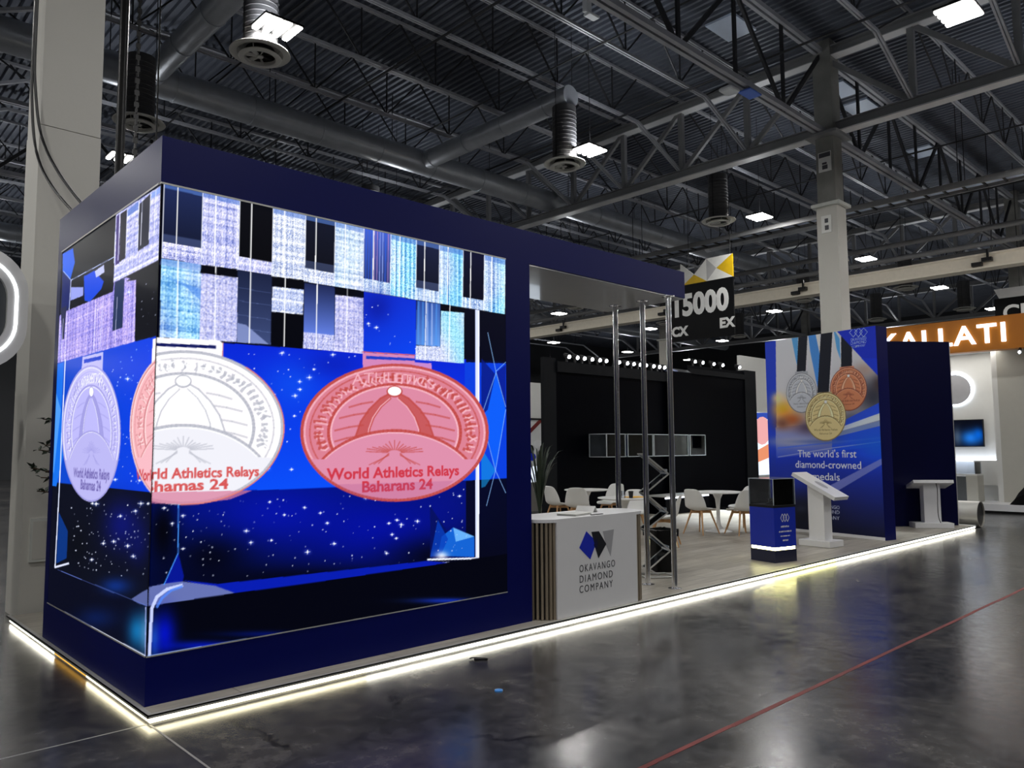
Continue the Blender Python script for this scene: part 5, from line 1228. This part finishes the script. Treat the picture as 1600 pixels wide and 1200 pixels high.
# plants
def leaf_plant(name, label, loc, n, h, spread, wd, seed, stem=0.0):
    r = random.Random(seed); t = thing(name, label, 'plant', loc)
    MB().lathe([(0.11, 0), (0.15, 0.28), (0.155, 0.3), (0.135, 0.3), (0.13, 0.26)], 20).build('pot', 'pot', t, smooth=True)
    if stem:
        MB().tube([(0, 0, 0.25), (0.02, 0.01, stem*0.5), (-0.01, 0, stem)], 0.018, 8).build('trunk', 'bark', t, smooth=True)
    for k in range(n):
        a = r.uniform(0, 2*math.pi); L = h*r.uniform(0.6, 1.0); sp_ = spread*r.uniform(0.4, 1.0); z0 = 0.26 if not stem else r.uniform(stem*0.55, stem)
        vs = []; m_ = 7
        for i in range(m_+1):
            u = i/m_; rr_ = sp_*u**1.5; z = z0+L*(u-0.35*u**3*(1.2 if stem else 1.0)); ww = wd*math.sin(math.pi*min(1, 0.06+u*0.94))+0.001
            cx, cy = rr_*math.cos(a), rr_*math.sin(a); nx, ny = -math.sin(a), math.cos(a)
            vs += [(cx-nx*ww, cy-ny*ww, z), (cx, cy, z-ww*0.4), (cx+nx*ww, cy+ny*ww, z)]
        fs = []
        for i in range(m_): fs += [(3*i, 3*i+1, 3*i+4, 3*i+3), (3*i+1, 3*i+2, 3*i+5, 3*i+4)]
        MB().add(vs, fs).build('leaf', 'leaf', t, smooth=True)
    return t
p = at(843, 760, Y=4.6)
leaf_plant('strap_leaf_plant', 'tall dark strap-leaved plant standing behind the reception counter', (p[0], 4.6, D), 22, 2.2, 0.5, 0.022, 5)
# small tree by the column
def small_tree():
    r = random.Random(3); t = thing('potted_tree', 'slim potted tree with small dark leaves beside the pale column', 'tree', (0.44, 3.35, D))
    MB().lathe([(0.12, 0), (0.16, 0.3), (0.165, 0.32), (0.145, 0.32), (0.14, 0.28)], 20).build('pot', 'pot', t, smooth=True)
    MB().tube([(0, 0, 0.26), (0.02, 0.0, 0.8), (0, 0.02, 1.3), (0, 0, 1.8)], 0.02, 8).build('trunk', 'bark', t, smooth=True)
    lf = MB().add([(0, 0, 0), (0.03, 0.02, 0.006), (0.075, 0.0, 0), (0.03, -0.02, 0.006)], [(0, 1, 2, 3)]).mesh('leaf', 'leaf')
    for k in range(13):
        a = r.uniform(0, 2*math.pi) if k > 5 else math.pi+r.uniform(-0.7, 0.7); z0 = r.uniform(1.05, 1.75); L = r.uniform(0.3, 0.44) if k <= 5 else r.uniform(0.25, 0.36)
        if math.cos(a) > 0.3 and False: L *= 0.8
        if abs(L*math.sin(a)) > 0.34: L *= 0.8
        e = (L*math.cos(a), L*math.sin(a), z0+r.uniform(-0.05, 0.3)); m_ = (e[0]*0.5, e[1]*0.5, (z0+e[2])/2+0.05)
        br = MB().tube([(0, 0, z0), m_, e], 0.006, 6).build('branch', 'bark', t)
        for i in range(13):
            u = r.uniform(0.25, 1.05); q = [m_[j]*2*u if u < 0.5 else m_[j]+(e[j]-m_[j])*(u-0.5)*2 for j in range(3)]
            if u < 0.5: q[2] = z0+(m_[2]-z0)*u*2
            o = obj('leaf', lf, br, q, (r.uniform(-0.8, 0.8), r.uniform(-0.9, 0.9), r.uniform(0, 6.3)))
small_tree()

# ------------------------------------------------------------------ neighbour stands
# white stand seen in the gap left of the black wall
NY = 10.6
t = thing('white_booth_wall', 'white stand wall with a red-striped print in the gap behind the counter', 'booth wall', (10.6, NY, 0))
a = at(800, 700, Y=NY)[0]-10.6; b = at(852, 700, Y=NY)[0]-10.6; zt2 = at(835, 598, Y=NY)[2]
MB().box(a-1.5, b, 0, 0.1, 0, zt2).build('wall_panel', 'wallwhite', t)
def np_(x, y): p = at(x, y, Y=NY); return (p[0]-10.6, -0.012, p[2])
MB().box(a-1.5, b, -0.02, 0.0, np_(835, 656)[2], np_(835, 653.5)[2]).build('rail', 'black', t)
MB().prism([np_(*q) for q in ((818, 680), (842, 656), (849, 656), (818, 688))], (0, 0.01, 0)).build('print_stripe', 'redline', t)
MB().prism([np_(829+5*math.cos(i*0.5), 702+7*math.sin(i*0.5)) for i in range(12)], (0, 0.008, 0)).build('print_shape', 'black', t)
MB().prism([(p_[0], p_[1]-0.004, p_[2]) for p_ in [np_(831+6*math.cos(i*0.5), 714+6*math.sin(i*0.5)) for i in range(12)]], (0, 0.008, 0)).build('print_shape', 'logoblue', t)
MB().prism([np_(844+5*math.cos(i*0.5), 710+8*math.sin(i*0.5)) for i in range(12)], (0, 0.006, 0)).build('print_shape', 'logogrey', t)
MB().prism([np_(840+7*math.cos(i*0.5), 694+7*math.sin(i*0.5)) for i in range(12)], (0, 0.005, 0)).build('print_shape', 'paper', t)
t = thing('lit_showcase', 'glowing white showcase on a grey plinth behind the leafy plant', 'showcase', (at(830, 745, Y=NY-0.8)[0], NY-0.8, 0))
MB().box(-0.9, 0.5, -0.3, 0.3, 0, 0.75).build('showcase_base', 'beige', t); MB().box(-0.9, 0.5, -0.3, 0.3, 0.76, 1.15).build('light_box', 'e_box', t)
# pink screen in the gap right of the black wall
NX = 8.8
t = thing('picture_screen', 'bright screen with a pink cartoon figure in the gap beside the poster panel', 'screen', (at(1190, 700, Y=NX)[0], NX, 0))
a = at(1160, 700, Y=NX)[0]-t.location.x; b = at(1215, 700, Y=NX)[0]-t.location.x; zA = at(1190, 742, Y=NX)[2]; zB = at(1190, 645, Y=NX)[2]; zC = at(1190, 560, Y=NX)[2]
MB().box(a, b, 0, 0.1, 0, zC).build('screen_wall', 'wallwhite', t); MB().box(a, b, -0.02, 0, zA, zB).build('lit_screen', 'e_box', t)
MT['e_pink'] = emit('screen_pink', (244, 176, 176), 1.0); MT['e_orange'] = emit('screen_orange', (238, 150, 110), 1.0); MT['e_blue'] = emit('screen_blue', (60, 90, 200), 0.8)
def nq(x, y, d): p = at(x, y, Y=NX); return (p[0]-t.location.x, -0.02-d, p[2])
MB().prism([nq(*q, 0.002) for q in ((1170, 645), (1212, 645), (1212, 655), (1170, 655))], (0, 0.002, 0)).build('screen_shape', 'e_blue', t)
MB().prism([nq(1190+13*math.cos(i*0.4), 673+22*math.sin(i*0.4), 0.004) for i in range(15)], (0, 0.002, 0)).build('screen_shape', 'e_pink', t)
MB().prism([nq(*q, 0.006) for q in ((1180, 705), (1206, 690), (1208, 712), (1184, 722))], (0, 0.002, 0)).build('screen_shape', 'e_orange', t)
# amber stand on the right
KX = 19.79
ks = thing('amber_booth', 'white stand with amber fascia and lit white lettering', 'booth', (KX, 0, 0))
z0f, z1f = 3.97, 4.79
MB().box(0, 5, -7, 4.2, 0.06, 0.22).build('stand_platform', 'white', ks); MB().box(0.08, 4.9, -6.9, 4.1, 0, 0.06).build('platform_plinth', 'black', ks)
MB().box(0.0, 0.35, -7, 4.2, z0f, z1f).build('fascia', 'orange', ks)
MB().box(0.35, 5, -7, 4.2, z0f+0.1, z0f+0.2).build('stand_ceiling', 'wallwhite', ks)
yw = at(1556, 700, X=KX+0.9)[1]
MB().box(1.5, 1.6, yw, 4.2, 0.22, z0f+0.1).build('inner_wall', 'wallwhite', ks)
MB().box(0.9, 1.5, yw-0.12, yw, 0.22, z0f+0.1).build('return_wall', 'wallwhite', ks)
MB().box(0.9, 1.0, -7, yw-0.12, 0.22, z0f+0.1).build('front_wall', 'beige', ks)
MB().box(4.9, 5, -7, 4.2, 0.22, z0f+0.1).build('rear_wall', 'wallwhite', ks)
yK = at(1387, 540, X=KX)[1]; yI = at(1571, 510, X=KX)[1]
lettering('lit_lettering', 'KALLATI', 'e_letters', ks, (-0.02, (yK+yI)/2+0.08, 4.16), FACE_NX, 0.66, 'CENTER', 1.15, 0.012, 0.02, width=abs(yK-yI)+0.16)
c = at(1492, 609, X=KX+1.5); R_ = 0.40
MB().prism([(1.46, c[1]+R_*math.cos(i*math.pi/24), c[2]+R_*math.sin(i*math.pi/24)) for i in range(48)], (0.035, 0, 0)).build('emblem_disc', 'logogrey', ks)
rg = MB(); n = 48
vs = []
for r_, xx in ((R_, 1.455), (R_+0.05, 1.455), (R_+0.05, 1.49), (R_, 1.49)): vs += [(xx, c[1]+r_*math.cos(2*math.pi*i/n), c[2]+r_*math.sin(2*math.pi*i/n)) for i in range(n)]
rg.add(vs, [(k*n+i, k*n+(i+1) % n, ((k+1) % 4)*n+(i+1) % n, ((k+1) % 4)*n+i) for k in range(4) for i in range(n)]).build('ring_light', 'e_ring', ks)
a = at(1536, 655, X=KX+1.44); b = at(1534, 698, X=KX+1.44)
tv = thing('wall_screen', 'black wall-mounted screen with a blue glow inside the amber stand', 'screen', (KX+1.42, a[1], b[2]))
MB().box(0, 0.07, 0, 1.05, 0, a[2]-b[2]).build('screen_bezel', 'black', tv)
hh = a[2]-b[2]
tcv = Canvas(1.01, hh-0.04, 60, 60, (4, 8, 22))
tcv.P = lambda x, y: (x, y)
tcv.blob((0.72, 0.22), (0.30, 0.24), (30, 120, 225), 1.0); tcv.blob((0.9, 0.3), (0.15, 0.2), (0, 100, 220), 0.9); tcv.blob((0.4, 0.25), (0.12, 0.3), (120, 140, 160), 0.5)
me = tcv.to_mesh('screen_picture', lambda U, V: np.stack([np.zeros_like(U)-0.002, 1.03-U, V+0.02], -1), attr_mat('tv_picture', 1.0, 0.2)); obj('screen_picture', me, tv)
t = thing('glass_counter', 'grey and beige display counter with glass top inside the amber stand', 'display counter', (KX+0.75, at(1512, 770, X=KX+0.5)[1], 0.22))
MB().box(-0.25, 0.25, 0.02, 0.9, 0, 0.62).build('counter_front', 'greycab', t); MB().box(-0.25, 0.25, -0.24, 0.02, 0, 0.66).build('counter_side', 'beige', t); MB().box(-0.25, 0.25, -0.24, 0.9, 0.66, 0.70).build('counter_top', 'wallwhite', t)
g = MB().box(-0.25, -0.245, -0.2, 0.9, 0.70, 1.0).box(0.245, 0.25, -0.2, 0.9, 0.70, 1.0).box(-0.25, 0.25, -0.2, 0.9, 0.995, 1.0).box(-0.25, 0.25, -0.2, -0.195, 0.7, 1.0).build('glass_top', 'glass', t)
y0_ = at(1525, 750, X=KX+1.3)[1]
MB().box(1.2, 1.5, yw, y0_, 0.62, 1.25).build('wall_cabinet', 'wallwhite', ks); MB().box(1.3, 1.49, yw+0.02, 3.5, 1.26, 1.29).build('shelf_strip', 'e_shelf', ks)
la = bpy.data.lights.new('stand_light', 'AREA'); la.shape = 'RECTANGLE'; la.size = 0.7; la.size_y = 3.0; la.energy = 26; la.color = (1.0, 0.97, 0.92)
l = bpy.data.objects.new('stand_light', la); col.objects.link(l); l.parent = ks; l.location = (0.8, 2.2, z0f+0.08)
MB().bbox(0.7, 0.86, -0.1, 0.1, z0f+0.02, z0f+0.1, 0.01).build('downlight_housing', 'black', ks)
t = thing('fascia_lamp', 'tiny bright spot lamp under the amber fascia', 'spot lamp', (KX-0.05, at(1593, 546, X=KX-0.05)[1], z0f-0.1)); MB().cyl((0.1, 0, 0.1), (0, 0, 0.0), 0.03, 0.045, n=12).build('lamp_head', 'black', t); MB().lathe([(0, -0.04), (0.035, 0), (0, 0.04)], 12).build('bulb', 'e_spot', t, (-0.02, 0, -0.02), smooth=True)
# black cloth heap
t = thing('covered_heap', 'heap covered with black cloth on the amber stand edge', 'covered furniture', (KX+0.42, -0.52, 0.22))
b = MB(); r = random.Random(2); nx_, ny_ = 9, 16
vs = []
for i in range(nx_+1):
    for j in range(ny_+1):
        u = i/nx_; v = j/ny_; x = -0.38+0.76*u; y = -1.2+2.2*v
        prof = min(1, max(0, (1-v)*2.6))**0.7*min(1, v*6+0.2); edge = math.sin(math.pi*min(1, max(0, u*1.0)))**0.5
        z = 0.92*prof*edge+r.uniform(-0.03, 0.03)*(prof > 0); vs.append((x+r.uniform(-.02, .02), y, max(0, z)))
b.add(vs, [(i*(ny_+1)+j, (i+1)*(ny_+1)+j, (i+1)*(ny_+1)+j+1, i*(ny_+1)+j+1) for i in range(nx_) for j in range(ny_)])
h_ = b.build('black_cloth', 'blackcloth', t, smooth=True)
# left neighbour stand: wall with a rounded light sign
t = thing('left_booth_wall', 'grey neighbouring stand wall at the picture edge beside the column', 'booth wall', (-0.13, 4.35, 0))
MB().box(-4.5, 0, 0, 0.15, 0, 2.3).build('wall_panel', 'greycab', t); MB().box(-4.5, 0.0, -0.01, 0.16, 2.3, 2.36).build('wall_cap', 'alu', t)
t = thing('rounded_sign', 'white rounded sign ring with a glowing line and dark centre beside the column', 'sign', (-1.28, 3.66, 3.0))
def rrect(hw, hh, r, n=10):
    out = []
    for cx, cz, a0 in ((hw-r, hh-r, 0), (-hw+r, hh-r, 90), (-hw+r, -hh+r, 180), (hw-r, -hh+r, 270)):
        for i in range(n): a = rad(a0+90*i/(n-1)); out.append((cx+r*math.cos(a), cz+r*math.sin(a)))
    return out
def ringmesh(o_, i_, y0, y1):
    n = len(o_); vs = [(x, y0, z) for x, z in o_]+[(x, y0, z) for x, z in i_]+[(x, y1, z) for x, z in i_]+[(x, y1, z) for x, z in o_]
    return MB().add(vs, [(k*n+i, k*n+(i+1) % n, ((k+1) % 4)*n+(i+1) % n, ((k+1) % 4)*n+i) for k in range(4) for i in range(n)])
ringmesh(rrect(1.29, 0.60, 0.44), rrect(1.12, 0.41, 0.30), 0, 0.22).build('sign_ring', 'shell', t, smooth=True)
ringmesh(rrect(1.205, 0.495, 0.36), rrect(1.18, 0.47, 0.34), -0.006, 0.01).build('glow_line', 'e_sign', t)
MB().prism([(x, 0.06, z) for x, z in rrect(1.13, 0.42, 0.31)], (0, 0.1, 0)).build('sign_face', 'greycab', t)
MB().box(-0.3, 0.3, 0.22, 0.66, -0.7, -0.3).build('mount_arm', 'black', t)
MB().cyl((0.9, 0.1, 0.57), (0.9, 0.1, ZR-3.0), 0.006, n=6).build('suspension_wire', 'alu', t)

# litter on the concrete
t = thing('cable_clip', 'small bent black clip lying on the concrete', 'clip', (2.39, -0.26, 0), rad(-35)); MB().tube([(-0.07, 0.015, 0.008), (-0.05, 0.03, 0.01), (0.0, 0.02, 0.009), (0.07, 0.0, 0.008)], 0.005, 6).build('clip_arm', 'black', t); MB().bbox(-0.04, 0.07, -0.02, -0.005, 0, 0.014, 0.004).build('clip_body', 'black', t)
MB().lathe([(0.028, 0), (0.028, 0.008), (0.02, 0.010), (0.014, 0.005), (0.0, 0.004)], 18).build('bottle_cap', 'capblue', None, (1.97, -0.95, 0), smooth=True, label='small blue and white ring cap lying on the concrete', cat='cap')
